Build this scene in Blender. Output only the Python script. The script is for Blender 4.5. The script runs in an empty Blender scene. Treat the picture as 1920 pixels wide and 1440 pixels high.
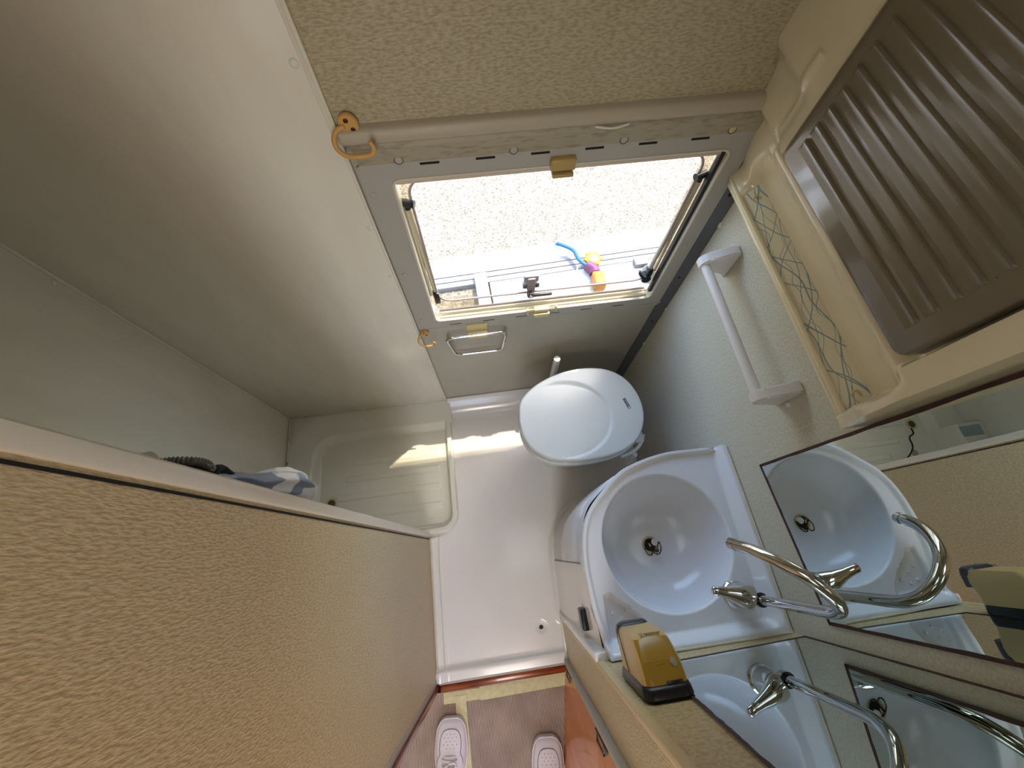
import bpy, bmesh, math, random
from mathutils import Vector, Matrix, noise
random.seed(7)
scene = bpy.context.scene
col = scene.collection
PI = math.pi

# ---------------------------------------------------------------- camera
cam_d = bpy.data.cameras.new('camera'); cam = bpy.data.objects.new('camera', cam_d); col.objects.link(cam)
RR = ((0.9907594770, -0.1354863369, 0.0062538954),
      (-0.1223959915, -0.9129984465, -0.3891697033),
      (0.0584369742, 0.3848081199, -0.9211448479))
X = Vector(RR[0]); Yc = -Vector(RR[1]); Zc = -Vector(RR[2])
m = Matrix((X, Yc, Zc)).transposed().to_4x4(); m.translation = Vector((0, 0, 1.75))
cam.matrix_world = m
cam_d.sensor_width = 36.0; cam_d.sensor_fit = 'HORIZONTAL'
cam_d.lens = 752.632 / 1920 * 36.0
cam_d.clip_start = 0.01; cam_d.clip_end = 200
scene.camera = cam

# ---------------------------------------------------------------- light
w = bpy.data.worlds.new('sky'); scene.world = w; w.use_nodes = True
wn = w.node_tree.nodes; wl = w.node_tree.links
bg = wn['Background']; sky = wn.new('ShaderNodeTexSky'); sky.sky_type = 'NISHITA'
sky.sun_disc = False; sky.sun_elevation = math.radians(66); sky.sun_rotation = math.radians(60); sky.dust_density = 2.0
wl.new(sky.outputs[0], bg.inputs[0]); bg.inputs[1].default_value = 0.85

def light(name, kind, loc, energy, color, target=None, **k):
    d = bpy.data.lights.new(name, kind); d.energy = energy; d.color = color
    for a, v in k.items(): setattr(d, a, v)
    o = bpy.data.objects.new(name, d); col.objects.link(o); o.location = loc
    if target is not None:
        o.rotation_euler = (Vector(target) - Vector(loc)).to_track_quat('-Z', 'Y').to_euler()
    return o
light('sun', 'SUN', (1.5, 2, 5), 4.2, (1.0, 0.90, 0.74), target=(1.5 - .32 * 3, 2 - .235 * 3, 2), angle=0.009)
# weak fill light added below the closed, unseen hatch of the washroom
light('overhead_fill', 'AREA', (0.14, 0.02, 1.975), 0.45, (0.93, 0.96, 1.0), target=(0.14, 0.02, 0), shape='RECTANGLE', size=0.34, size_y=0.34)
# fill light added in the living area behind the door, no window seen
light('door_side_fill', 'AREA', (0.15, -1.82, 1.15), 4.4, (1.0, 0.94, 0.84), target=(0.1, 0, 1.0), shape='RECTANGLE', size=1.3, size_y=0.8)

# overhead fill light added to brighten the corridor floor
light('corridor_fill', 'AREA', (0.0, -1.0, 1.965), 11.0, (1.0, 0.93, 0.86), target=(0.0, -0.95, 0), shape='RECTANGLE', size=0.6, size_y=0.4)
vs = scene.view_settings; vs.view_transform = 'Standard'; vs.look = 'None'; vs.gamma = 1.0
vs.exposure = 0.66
try: vs.use_curve_mapping = False
except Exception: pass

# ---------------------------------------------------------------- materials
def lin(c): return tuple((x / 12.92 if x <= .04045 else ((x + .055) / 1.055) ** 2.4) for x in c)
def rgb(r, g, b): return lin((r / 255, g / 255, b / 255)) + (1,)
MATS = {}
def mat(name, c, rough=.5, metal=0., spec=.5, coat=0., trans=0., ior=1.45, var=0.0, vscale=8, vst=None, bump=0., bscale=200, bstretch=(1, 1, 1), c2=None, ramp=(.35, .65), detail=3, alpha=None, emit=None):
    m = bpy.data.materials.new(name); m.use_nodes = True; nt = m.node_tree; N = nt.nodes; L = nt.links
    b = N['Principled BSDF']; b.inputs['Base Color'].default_value = c
    b.inputs['Roughness'].default_value = rough; b.inputs['Metallic'].default_value = metal
    b.inputs['Specular IOR Level'].default_value = spec; b.inputs['Coat Weight'].default_value = coat; b.inputs['Coat Roughness'].default_value = .08
    b.inputs['Transmission Weight'].default_value = trans; b.inputs['IOR'].default_value = ior
    if bump or c2 is not None or var:
        tc = N.new('ShaderNodeTexCoord')
    if bump or c2 is not None:
        mp = N.new('ShaderNodeMapping'); mp.inputs['Scale'].default_value = bstretch; L.new(tc.outputs['Object'], mp.inputs[0])
        nz = N.new('ShaderNodeTexNoise'); nz.inputs['Scale'].default_value = bscale; nz.inputs['Detail'].default_value = detail
        L.new(mp.outputs[0], nz.inputs['Vector'])
    if c2 is not None:
        r = N.new('ShaderNodeValToRGB'); r.color_ramp.elements[0].position = ramp[0]; r.color_ramp.elements[1].position = ramp[1]
        r.color_ramp.elements[0].color = c2; r.color_ramp.elements[1].color = c
        L.new(nz.outputs['Fac'], r.inputs[0]); src = r.outputs[0]
    else: src = None
    if var:
        n2 = N.new('ShaderNodeTexNoise'); n2.inputs['Scale'].default_value = vscale; n2.inputs['Detail'].default_value = 4
        if vst:
            mp2 = N.new('ShaderNodeMapping'); mp2.inputs['Scale'].default_value = vst; L.new(tc.outputs['Object'], mp2.inputs[0]); L.new(mp2.outputs[0], n2.inputs['Vector'])
        else: L.new(tc.outputs['Object'], n2.inputs['Vector'])
        mx = N.new('ShaderNodeMixRGB'); mx.blend_type = 'MULTIPLY'; mx.inputs[0].default_value = 1
        if src: L.new(src, mx.inputs[1])
        else: mx.inputs[1].default_value = c
        r2 = N.new('ShaderNodeValToRGB'); r2.color_ramp.elements[0].position = .3; r2.color_ramp.elements[1].position = .7
        r2.color_ramp.elements[0].color = (1 - var, 1 - var, 1 - var * 1.15, 1); r2.color_ramp.elements[1].color = (1, 1, 1, 1)
        L.new(n2.outputs['Fac'], r2.inputs[0]); L.new(r2.outputs[0], mx.inputs[2]); src = mx.outputs[0]
    if src: L.new(src, b.inputs['Base Color'])
    if bump:
        bp = N.new('ShaderNodeBump'); bp.inputs['Strength'].default_value = 1; bp.inputs['Distance'].default_value = bump
        L.new(nz.outputs['Fac'], bp.inputs['Height']); L.new(bp.outputs[0], b.inputs['Normal'])
    MATS[name] = m
    return m

def wallpaper(name, stretch, ca=(202, 184, 148), cb=(177, 156, 116), sc=135):
    return mat(name, rgb(*ca), rough=.4, spec=.5, bump=.0012, bscale=sc, bstretch=stretch, c2=rgb(*cb), ramp=(.34, .62), detail=2.5, var=.05, vscale=3)
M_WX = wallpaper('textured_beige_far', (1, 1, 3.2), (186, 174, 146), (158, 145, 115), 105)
M_WY = wallpaper('textured_beige_side', (1, 2.9, .95))
M_WR = mat('textured_beige_right', rgb(205, 200, 184), rough=.5, spec=.35, bump=.0006, bscale=150, bstretch=(1, 1.2, 2.0), c2=rgb(188, 182, 164), ramp=(.36, .60), detail=3)
M_PANEL = mat('satin_grey_beige_panel', rgb(176, 170, 154), rough=.33, spec=.5, bump=.0002, bscale=60, bstretch=(1, 1, 6), var=.05, vscale=4)
M_WHITE = mat('glossy_white_sheet', rgb(228, 222, 206), rough=.18, spec=.45, var=.09, vscale=3.5, vst=(3.2, 3.2, .9))
M_GRP = mat('white_moulded_floor', rgb(232, 228, 224), rough=.17, spec=.5, coat=.3, var=.05, vscale=5)
M_TRAY = mat('cream_white_tray', rgb(228, 225, 210), rough=.2, spec=.5, coat=.3, var=.05, vscale=6)
M_SINK = mat('white_acrylic_basin', rgb(226, 228, 234), rough=.16, spec=.4, coat=.3)
M_TOILET = mat('white_toilet_plastic', rgb(206, 209, 204), rough=.22, spec=.5, var=.035, vscale=9)
M_GREY = mat('grey_window_plastic', rgb(172, 167, 157), rough=.45, spec=.4)
M_GREYD = mat('stained_grey_band', rgb(166, 156, 134), rough=.5, spec=.4, c2=rgb(136, 122, 94), bscale=40, bstretch=(1, 1, 4), ramp=(.22, .5), bump=.0001, detail=8)
M_RAIL = mat('beige_rail_plastic', rgb(178, 167, 146), rough=.4, spec=.4)
M_CORNER = mat('dark_grey_corner_strip', rgb(92, 94, 96), rough=.45)
M_ALU = mat('satin_aluminium_edging', rgb(218, 210, 194), rough=.28, metal=.35)
M_CREAM = mat('cream_moulding', rgb(230, 219, 188), rough=.16, spec=.5, coat=.3, var=.07, vscale=5)
M_BROWN = mat('glossy_taupe_door', rgb(118, 109, 90), rough=.22, spec=.5, coat=.25)
M_BLACK = mat('black_plastic', rgb(22, 22, 24), rough=.3)
M_DARK = mat('dark_gap_and_shade', rgb(20, 17, 13), rough=.8)
M_CHROME = mat('chrome', rgb(215, 215, 215), rough=.04, metal=1.)
M_MIRROR = mat('mirror_silver', rgb(216, 224, 220), rough=.0, metal=1.)
M_MEDGE = mat('purple_brown_mirror_edge', rgb(74, 48, 46), rough=.6, var=.4, vscale=60)
M_TAN = mat('aged_tan_plastic', rgb(206, 158, 92), rough=.3)
M_CLIP = mat('aged_cream_plastic', rgb(206, 190, 142), rough=.35)
M_CLIPD = mat('yellowed_brown_plastic', rgb(178, 150, 90), rough=.35)
M_CAP = mat('white_cap_plastic', rgb(222, 218, 206), rough=.3)
M_RAILW = mat('white_towel_rail', rgb(226, 222, 222), rough=.25)
M_DISP = mat('beige_dispenser_plastic', rgb(206, 176, 122), rough=.28, spec=.5)
M_DISPT = mat('gold_brown_dispenser_top', rgb(160, 124, 44), rough=.25, spec=.5)
M_LABEL = mat('faded_grey_print', rgb(150, 140, 118), rough=.5)
M_INK = mat('dark_ink', rgb(84, 66, 44), rough=.6)
M_WOOD = None
M_REVEAL = mat('cream_window_reveal', rgb(216, 204, 178), rough=.22)
M_SASH = mat('pale_acrylic_edge', rgb(214, 208, 190), rough=.2)
M_TUBE = mat('pale_olive_tube', rgb(196, 190, 158), rough=.35)
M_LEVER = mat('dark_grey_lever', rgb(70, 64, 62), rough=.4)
M_BRKT = mat('mauve_grey_bracket', rgb(150, 138, 138), rough=.5)
M_SHOE = mat('white_leather', rgb(224, 216, 222), rough=.5, bump=.0003, bscale=300)
M_SOLE = mat('off_white_rubber', rgb(214, 206, 206), rough=.55)
M_SEAM = mat('grey_seam', rgb(120, 112, 118), rough=.7)
M_TAPE = mat('masking_tape', rgb(210, 200, 158), rough=.55, c2=rgb(194, 182, 136), bscale=60, bump=.0004, ramp=(.3, .7))
M_CEIL = mat('cream_ceiling', rgb(214, 206, 186), rough=.5)
M_HOSE = mat('grey_metal_hose', rgb(110, 110, 108), rough=.3, metal=.5)
M_MAROON = mat('dark_maroon_cloth', rgb(50, 32, 36), rough=.8)
M_BLKC = mat('black_cloth', rgb(24, 22, 26), rough=.85)
M_YEL = mat('yellow_plastic', rgb(176, 122, 14), rough=.4)
M_PUR = mat('purple_plastic', rgb(96, 36, 74), rough=.4)
M_ORG = mat('orange_plastic', rgb(170, 98, 10), rough=.4)
M_BLU = mat('blue_plastic', rgb(20, 84, 122), rough=.4)
M_WOUT = mat('white_painted_board', rgb(186, 185, 182), rough=.5)
M_GOUT = mat('weathered_grey_board', rgb(124, 121, 120), rough=.6, c2=rgb(104, 101, 101), bscale=20, bstretch=(1, 12, 12), ramp=(.4, .6))
M_GROUND = mat('pebble_tarmac', rgb(142, 132, 116), rough=.9, c2=rgb(88, 80, 70), bscale=75, ramp=(.36, .60), detail=6, bump=.004)
M_HATCH = mat('pearl_grey_hatch', rgb(206, 208, 214), rough=.12, coat=.4)
M_CAULK = mat('yellowed_sealant', rgb(214, 206, 182), rough=.5, var=.12, vscale=30)
M_ICE = mat('logo_plate', rgb(70, 82, 84), rough=.3)
M_LOGO = mat('logo_print', rgb(200, 208, 210), rough=.4)
M_TEAL = mat('faded_teal_tape', rgb(150, 168, 164), rough=.5)

def glass(name, tint=(.98, .99, .98, 1)):
    m = bpy.data.materials.new(name); m.use_nodes = True; N = m.node_tree.nodes; L = m.node_tree.links
    out = N['Material Output']; N.remove(N['Principled BSDF'])
    t = N.new('ShaderNodeBsdfTransparent'); t.inputs[0].default_value = tint
    g = N.new('ShaderNodeBsdfGlossy'); g.inputs['Roughness'].default_value = .02
    lw = N.new('ShaderNodeLayerWeight'); lw.inputs[0].default_value = .5
    pw = N.new('ShaderNodeMath'); pw.operation = 'POWER'; pw.inputs[1].default_value = 5; L.new(lw.outputs['Facing'], pw.inputs[0])
    fr = N.new('ShaderNodeMath'); fr.operation = 'MULTIPLY_ADD'; fr.inputs[1].default_value = .5; fr.inputs[2].default_value = .03; L.new(pw.outputs[0], fr.inputs[0])
    mx = N.new('ShaderNodeMixShader'); L.new(fr.outputs[0], mx.inputs[0]); L.new(t.outputs[0], mx.inputs[1]); L.new(g.outputs[0], mx.inputs[2]); L.new(mx.outputs[0], out.inputs[0])
    return m
M_GLASS = glass('clear_acrylic_pane')

def wood(name, c1, c2, axis_scale, rough=.22):
    m = bpy.data.materials.new(name); m.use_nodes = True; N = m.node_tree.nodes; L = m.node_tree.links; b = N['Principled BSDF']
    tc = N.new('ShaderNodeTexCoord'); mp = N.new('ShaderNodeMapping'); mp.inputs['Scale'].default_value = axis_scale
    nz = N.new('ShaderNodeTexNoise'); nz.inputs['Scale'].default_value = 6; nz.inputs['Detail'].default_value = 7; nz.inputs['Distortion'].default_value = .6
    r = N.new('ShaderNodeValToRGB'); r.color_ramp.elements[0].position = .38; r.color_ramp.elements[1].position = .64
    r.color_ramp.elements[0].color = c2; r.color_ramp.elements[1].color = c1
    L.new(tc.outputs['Object'], mp.inputs[0]); L.new(mp.outputs[0], nz.inputs['Vector']); L.new(nz.outputs['Fac'], r.inputs[0]); L.new(r.outputs[0], b.inputs['Base Color'])
    b.inputs['Roughness'].default_value = rough; b.inputs['Coat Weight'].default_value = .3
    return m
M_WOOD = wood('orange_cherry_veneer', rgb(228, 146, 58), rgb(204, 116, 38), (4, 4, .45), rough=.35)
M_DWOOD = wood('dark_red_wood', rgb(150, 66, 26), rgb(104, 40, 16), (2, 18, 18))
M_EDGEW = mat('light_beech_edge', rgb(206, 184, 142), rough=.4)

def corrugated():
    m = bpy.data.materials.new('brown_corrugated_paper'); m.use_nodes = True; N = m.node_tree.nodes; L = m.node_tree.links; b = N['Principled BSDF']
    tc = N.new('ShaderNodeTexCoord')
    wv = N.new('ShaderNodeTexWave'); wv.wave_type = 'BANDS'; wv.bands_direction = 'X'; wv.inputs['Scale'].default_value = 60; wv.inputs['Distortion'].default_value = .6; wv.inputs['Detail'].default_value = 1; wv.inputs['Detail Scale'].default_value = .4
    L.new(tc.outputs['Object'], wv.inputs['Vector'])
    r = N.new('ShaderNodeValToRGB'); r.color_ramp.elements[0].color = rgb(132, 110, 100); r.color_ramp.elements[1].color = rgb(208, 184, 170)
    L.new(wv.outputs['Fac'], r.inputs[0])
    nz = N.new('ShaderNodeTexNoise'); nz.inputs['Scale'].default_value = 9; nz.inputs['Detail'].default_value = 3; L.new(tc.outputs['Object'], nz.inputs['Vector'])
    r2 = N.new('ShaderNodeValToRGB'); r2.color_ramp.elements[0].position = .35; r2.color_ramp.elements[1].position = .65
    r2.color_ramp.elements[0].color = (.72, .7, .7, 1); r2.color_ramp.elements[1].color = (1, 1, 1, 1)
    L.new(nz.outputs['Fac'], r2.inputs[0])
    mx = N.new('ShaderNodeMixRGB'); mx.blend_type = 'MULTIPLY'; mx.inputs[0].default_value = 1; L.new(r.outputs[0], mx.inputs[1]); L.new(r2.outputs[0], mx.inputs[2]); L.new(mx.outputs[0], b.inputs['Base Color'])
    bp = N.new('ShaderNodeBump'); bp.inputs['Distance'].default_value = .0015; L.new(wv.outputs['Fac'], bp.inputs['Height']); L.new(bp.outputs[0], b.inputs['Normal'])
    b.inputs['Roughness'].default_value = .6
    return m
M_PAPER = corrugated()

def liner_mat():
    # cream laminate printed with thin blue scribbled lines
    m = bpy.data.materials.new('cream_laminate_blue_scribble'); m.use_nodes = True; N = m.node_tree.nodes; L = m.node_tree.links; b = N['Principled BSDF']
    tc = N.new('ShaderNodeTexCoord'); prev = None
    for i, (ro, sc, di) in enumerate(((.10, 14, 3.0), (-.16, 11, 4.0), (.34, 9, 5.0), (-.42, 8, 4.0), (.02, 22, 6.0))):
        mp = N.new('ShaderNodeMapping'); mp.inputs['Rotation'].default_value = (0, 0, ro); mp.inputs['Location'].default_value = (i * .37, i * .13, 0)
        wv = N.new('ShaderNodeTexWave'); wv.wave_type = 'BANDS'; wv.bands_direction = 'X'; wv.inputs['Scale'].default_value = sc; wv.inputs['Distortion'].default_value = di; wv.inputs['Detail'].default_value = 0; wv.inputs['Detail Scale'].default_value = .9
        L.new(tc.outputs['Object'], mp.inputs[0]); L.new(mp.outputs[0], wv.inputs['Vector'])
        lt = N.new('ShaderNodeMath'); lt.operation = 'GREATER_THAN'; lt.inputs[1].default_value = .995; L.new(wv.outputs['Fac'], lt.inputs[0])
        if prev:
            mxx = N.new('ShaderNodeMath'); mxx.operation = 'MAXIMUM'; L.new(prev.outputs[0], mxx.inputs[0]); L.new(lt.outputs[0], mxx.inputs[1]); prev = mxx
        else: prev = lt
    mx = N.new('ShaderNodeMixRGB'); mx.inputs[1].default_value = rgb(234, 228, 206); mx.inputs[2].default_value = rgb(148, 166, 170); L.new(prev.outputs[0], mx.inputs[0])
    L.new(mx.outputs[0], b.inputs['Base Color']); b.inputs['Roughness'].default_value = .3
    return m
M_LINER = liner_mat()

def check_mat():
    m = bpy.data.materials.new('checked_cloth'); m.use_nodes = True; N = m.node_tree.nodes; L = m.node_tree.links; b = N['Principled BSDF']
    tc = N.new('ShaderNodeTexCoord'); mp = N.new('ShaderNodeMapping'); mp.inputs['Scale'].default_value = (1, 1, 1); mp.inputs['Rotation'].default_value = (.4, .5, .6)
    vo = N.new('ShaderNodeTexVoronoi'); vo.distance = 'CHEBYCHEV'; vo.inputs['Scale'].default_value = 21; vo.inputs['Randomness'].default_value = .25
    L.new(tc.outputs['Object'], mp.inputs[0]); L.new(mp.outputs[0], vo.inputs['Vector'])
    sp = N.new('ShaderNodeSeparateColor'); L.new(vo.outputs['Color'], sp.inputs[0])
    r = N.new('ShaderNodeValToRGB'); r.color_ramp.interpolation = 'CONSTANT'; e = r.color_ramp.elements
    e[0].position = 0; e[0].color = rgb(206, 206, 222); e[1].position = .34; e[1].color = rgb(170, 178, 200)
    for p, c in ((.55, rgb(236, 234, 238)), (.74, rgb(140, 150, 172)), (.92, rgb(26, 40, 70))):
        q = e.new(p); q.color = c
    L.new(sp.outputs[0], r.inputs[0]); L.new(r.outputs[0], b.inputs['Base Color']); b.inputs['Roughness'].default_value = .8
    return m
M_CHECK = check_mat()

# ---------------------------------------------------------------- helpers
def tag(o, label=None, cat=None, group=None, kind=None):
    if label: o['label'] = label
    if cat: o['category'] = cat
    if group: o['group'] = group
    if kind: o['kind'] = kind
    return o
ORG = {}
def thing(name, label, cat, loc, group=None, kind=None):
    o = bpy.data.objects.new(name, None); col.objects.link(o); o.location = loc; o.empty_display_size = .02
    ORG[o.name] = Vector(loc)
    return tag(o, label, cat, group, kind)
def base(o):
    return ORG.get(o.name, Vector((0, 0, 0))) if o else Vector((0, 0, 0))
def obj(name, bm, mt, parent=None, smooth=True, label=None, angle=35, org=None):
    """bm in world coordinates -> one mesh object under parent"""
    org = base(parent) if parent is not None else (Vector(org) if org is not None else Vector((0, 0, 0)))
    bmesh.ops.remove_doubles(bm, verts=bm.verts, dist=1e-6)
    bmesh.ops.recalc_face_normals(bm, faces=bm.faces)
    for v in bm.verts: v.co -= org
    me = bpy.data.meshes.new(name); bm.to_mesh(me); bm.free()
    for mm in (mt if isinstance(mt, (list, tuple)) else [mt]): me.materials.append(mm)
    o = bpy.data.objects.new(name, me); col.objects.link(o)
    if smooth:
        for p in me.polygons: p.use_smooth = True
        try: me.set_sharp_from_angle(angle=math.radians(angle))
        except Exception: pass
    if parent is not None:
        o.parent = parent
    else: o.location = org
    ORG[o.name] = org
    if label: o['label'] = label
    return o
def struct(name, bm, mt, parent=None, **k):
    o = obj(name, bm, mt, parent, **k)
    o['kind'] = 'structure'
    return o
def BM(): return bmesh.new()
def box(bm, lo, hi, bev=0, seg=2, rot=None, mi=0):
    lo = Vector(lo); hi = Vector(hi); c = (lo + hi) / 2; d = hi - lo
    r = bmesh.ops.create_cube(bm, size=1); vs_ = r['verts']
    for v in vs_: v.co = Vector((v.co.x * d.x, v.co.y * d.y, v.co.z * d.z))
    if bev:
        es = {e for v in vs_ for e in v.link_edges}
        rr = bmesh.ops.bevel(bm, geom=list(es), offset=bev, segments=seg, profile=.5, affect='EDGES')
        vs_ = list({v for f in rr['faces'] for v in f.verts} | {v for v in vs_ if v.is_valid})
    M = (rot if rot is not None else Matrix.Identity(3))
    for v in vs_: v.co = M @ v.co + c
    if mi:
        for f in {f for v in vs_ for f in v.link_faces}: f.material_index = mi
    return vs_
def ring_strip(bm, rings, closed=True, cap0=False, cap1=False, mi=0):
    R = [[bm.verts.new(p) for p in r] for r in rings]
    n = len(R[0])
    for a, b in zip(R, R[1:]):
        for i in range(n if closed else n - 1):
            j = (i + 1) % n
            f = bm.faces.new((a[i], a[j], b[j], b[i])); f.material_index = mi
    if cap0: bm.faces.new(R[0][::-1]).material_index = mi
    if cap1: bm.faces.new(R[-1]).material_index = mi
    return R
def smooth_path(pts, n=8):
    P = [Vector(p) for p in pts]; out = []
    for i in range(len(P) - 1):
        p0 = P[i - 1] if i else P[0] * 2 - P[1]; p1 = P[i]; p2 = P[i + 1]; p3 = P[i + 2] if i + 2 < len(P) else P[-1] * 2 - P[-2]
        for k in range(n):
            t = k / n
            out.append(.5 * ((2 * p1) + (p2 - p0) * t + (2 * p0 - 5 * p1 + 4 * p2 - p3) * t * t + (3 * p1 - p0 - 3 * p2 + p3) * t ** 3))
    out.append(P[-1]); return out
def tube(bm, pts, r, seg=12, closed=False, sub=0, caps=True, flat=None, mi=0):
    P = smooth_path(pts, sub) if sub else [Vector(p) for p in pts]
    if closed and sub: P = smooth_path(list(pts) + [pts[0]], sub)[:-1]
    n = len(P); rings = []
    up = None
    for i in range(n):
        if closed: t = (P[(i + 1) % n] - P[i - 1]).normalized()
        else: t = (P[min(i + 1, n - 1)] - P[max(i - 1, 0)]).normalized()
        if up is None:
            up = Vector((0, 0, 1)) if abs(t.z) < .9 else Vector((1, 0, 0))
        a = (up - t * up.dot(t)); a = a.normalized() if a.length > 1e-6 else t.orthogonal().normalized()
        up = a; b = t.cross(a)
        rr = r(i / max(1, n - 1)) if callable(r) else r
        f = flat or 1
        rings.append([P[i] + (a * math.cos(2 * PI * k / seg) * f + b * math.sin(2 * PI * k / seg)) * rr for k in range(seg)])
    if closed: rings.append(rings[0])
    ring_strip(bm, rings, True, caps and not closed, caps and not closed, mi)
def cyl(bm, p0, p1, r0, r1=None, seg=20, mi=0):
    r1 = r0 if r1 is None else r1
    tube(bm, [p0, p1], lambda t: r0 + (r1 - r0) * t, seg, mi=mi)
def lathe(bm, c, prof, axis=Vector((0, 0, 1)), seg=32, cap=True):
    """prof list of (radius, height) along axis from c"""
    axis = Vector(axis).normalized(); a = axis.orthogonal().normalized(); b = axis.cross(a); c = Vector(c)
    rings = [[c + axis * h + (a * math.cos(2 * PI * k / seg) + b * math.sin(2 * PI * k / seg)) * max(r, 1e-5) for k in range(seg)] for r, h in prof]
    ring_strip(bm, rings, True, cap, cap)
def dome(bm, c, n, r, h, seg=12):
    lathe(bm, c, [(r, -.0005), (r, h * .35), (r * .8, h * .8), (r * .4, h), (0.0002, h)], n, seg)
def extrude_poly(bm, pts, d, mi=0):
    """pts: list of world points (planar), d: thickness vector"""
    d = Vector(d); A = [bm.verts.new(Vector(p)) for p in pts]; B = [bm.verts.new(Vector(p) + d) for p in pts]
    n = len(A)
    fs = [bm.faces.new(A[::-1]), bm.faces.new(B)] + [bm.faces.new((A[i], A[(i + 1) % n], B[(i + 1) % n], B[i])) for i in range(n)]
    for f in fs: f.material_index = mi
def rrect(u0, u1, v0, v1, r, n=6):
    out = []
    for (cu, cv, a0) in ((u1 - r, v1 - r, 0), (u0 + r, v1 - r, PI / 2), (u0 + r, v0 + r, PI), (u1 - r, v0 + r, 1.5 * PI)):
        for k in range(n + 1):
            a = a0 + PI / 2 * k / n; out.append((cu + r * math.cos(a), cv + r * math.sin(a)))
    return out
def sstep(a, b, x):
    t = (x - a) / (b - a); t = 0 if t < 0 else 1 if t > 1 else t
    return t * t * (3 - 2 * t)
def lerp_tab(tab, x):
    if x <= tab[0][0]: return tab[0][1]
    for (a, va), (b, vb) in zip(tab, tab[1:]):
        if x <= b: return va + (vb - va) * (x - a) / (b - a)
    return tab[-1][1]
def grid(bm, us, vs_, fn, keep=None):
    V = {}
    for i, u in enumerate(us):
        for j, v in enumerate(vs_): V[i, j] = bm.verts.new(fn(u, v))
    for i in range(len(us) - 1):
        for j in range(len(vs_) - 1):
            if keep is None or keep((us[i] + us[i + 1]) / 2, (vs_[j] + vs_[j + 1]) / 2):
                bm.faces.new((V[i, j], V[i + 1, j], V[i + 1, j + 1], V[i, j + 1]))
    for v in [v for v in bm.verts if not v.link_faces]: bm.verts.remove(v)
def rng(a, b, n): return [a + (b - a) * i / (n - 1) for i in range(n)]
def sd_poly(px, py, poly):
    d = 1e9; s = 1; n = len(poly)
    for i in range(n):
        ax, ay = poly[i]; bx, by = poly[(i + 1) % n]
        ex, ey = bx - ax, by - ay; wx, wy = px - ax, py - ay
        t = max(0, min(1, (wx * ex + wy * ey) / (ex * ex + ey * ey + 1e-15))); dx, dy = wx - ex * t, wy - ey * t
        d = min(d, dx * dx + dy * dy)
        c1 = py >= ay; c2 = py < by; c3 = ex * wy > ey * wx
        if (c1 and c2 and c3) or (not c1 and not c2 and not c3): s = -s
    return s * math.sqrt(d)
def frame_extrude(bm, outer, inner, fn0, fn1):
    """ring plate between two loops with the same count; fn0/fn1 map (u,v) to the back and front"""
    n = len(outer)
    O0 = [bm.verts.new(fn0(*p)) for p in outer]; I0 = [bm.verts.new(fn0(*p)) for p in inner]
    O1 = [bm.verts.new(fn1(*p)) for p in outer]; I1 = [bm.verts.new(fn1(*p)) for p in inner]
    for i in range(n):
        j = (i + 1) % n
        bm.faces.new((O1[i], O1[j], I1[j], I1[i])); bm.faces.new((O0[j], O0[i], I0[i], I0[j]))
        bm.faces.new((O0[i], O0[j], O1[j], O1[i])); bm.faces.new((I0[j], I0[i], I1[i], I1[j]))

# ================================================================ SETTING
YW = 0.678; XR = 0.600; XL = -0.890; XP = -0.312; YN = -0.245; YD = -0.390; ZC = 1.98
# window opening
WX0, WX1, WZ0, WZ1 = -0.133, 0.533, 0.703, 1.201
# --- far wall with the window hole (textured above, satin panel below, white sheet on the left are skins)
bm = BM()
box(bm, (XL - .03, YW, -.05), (WX0, YW + .020, ZC)); box(bm, (WX1, YW, -.05), (XR + .03, YW + .020, ZC))
box(bm, (WX0, YW, -.05), (WX1, YW + .020, WZ0)); box(bm, (WX0, YW, WZ1), (WX1, YW + .020, ZC))
wall_far = struct('wall_far', bm, M_PANEL, smooth=False)
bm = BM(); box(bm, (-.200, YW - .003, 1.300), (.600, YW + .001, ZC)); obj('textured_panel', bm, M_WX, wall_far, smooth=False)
bm = BM()
box(bm, (XL, YW - .006, .048), (-.196, YW + .001, ZC), bev=.0015)
white_sheet = obj('white_sheet', bm, M_WHITE, wall_far)
bm = BM(); tube(bm, [(-.198, YW - .006, .05), (-.198, YW - .006, 1.25), (-.2, YW - .007, ZC)], .0035, 8); box(bm, (-.206, YW - .0085, 1.29), (-.194, YW - .002, ZC), bev=.001)
obj('sheet_edge_strip', bm, M_WHITE, wall_far)
bm = BM(); box(bm, (-.196, YW - .004, .045), (.60, YW + .001, .062), bev=.001); obj('panel_foot_strip', bm, M_GREY, wall_far)
for i, (x, z, y) in enumerate(((-.216, 1.403, .672), (-.203, 1.276, .672), (-.207, 1.092, .672), (-.206, .93, .672), (-.205, .10, .672), (-.56, .075, .672), (.02, .04, .67))):
    bm = BM(); dome(bm, (x, y, z), (0, -1, 0), .0068 if i < 4 else .004, .003); obj('screw_cap', bm, M_CAP, wall_far)

# --- shower left wall
bm = BM(); box(bm, (XL - .03, .09, -.05), (XL, YW, ZC)); wall_left = struct('wall_left', bm, M_WHITE, smooth=False)
bm = BM(); tube(bm, [(XL + .002, YW - .008, .05), (XL + .002, YW - .008, ZC)], .004, 8); obj('corner_seal', bm, M_WHITE, wall_left)
for z in (.62, 1.04, 1.36):
    bm = BM(); dome(bm, (XL, YW - .02, z), (1, 0, 0), .005, .0025); obj('screw_cap', bm, M_CAP, wall_left)
# --- wall closing the shower on the door side
bm = BM(); box(bm, (XL - .03, .075, -.05), (XP - .028, .105, ZC)); struct('wall_shower_side', bm, M_WHITE, smooth=False)
# --- partition
bm = BM(); box(bm, (XP - .028, YD - .005, -.02), (XP, .108, ZC)); wall_mid = struct('wall_middle', bm, M_WY, smooth=False)
bm = BM()
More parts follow.
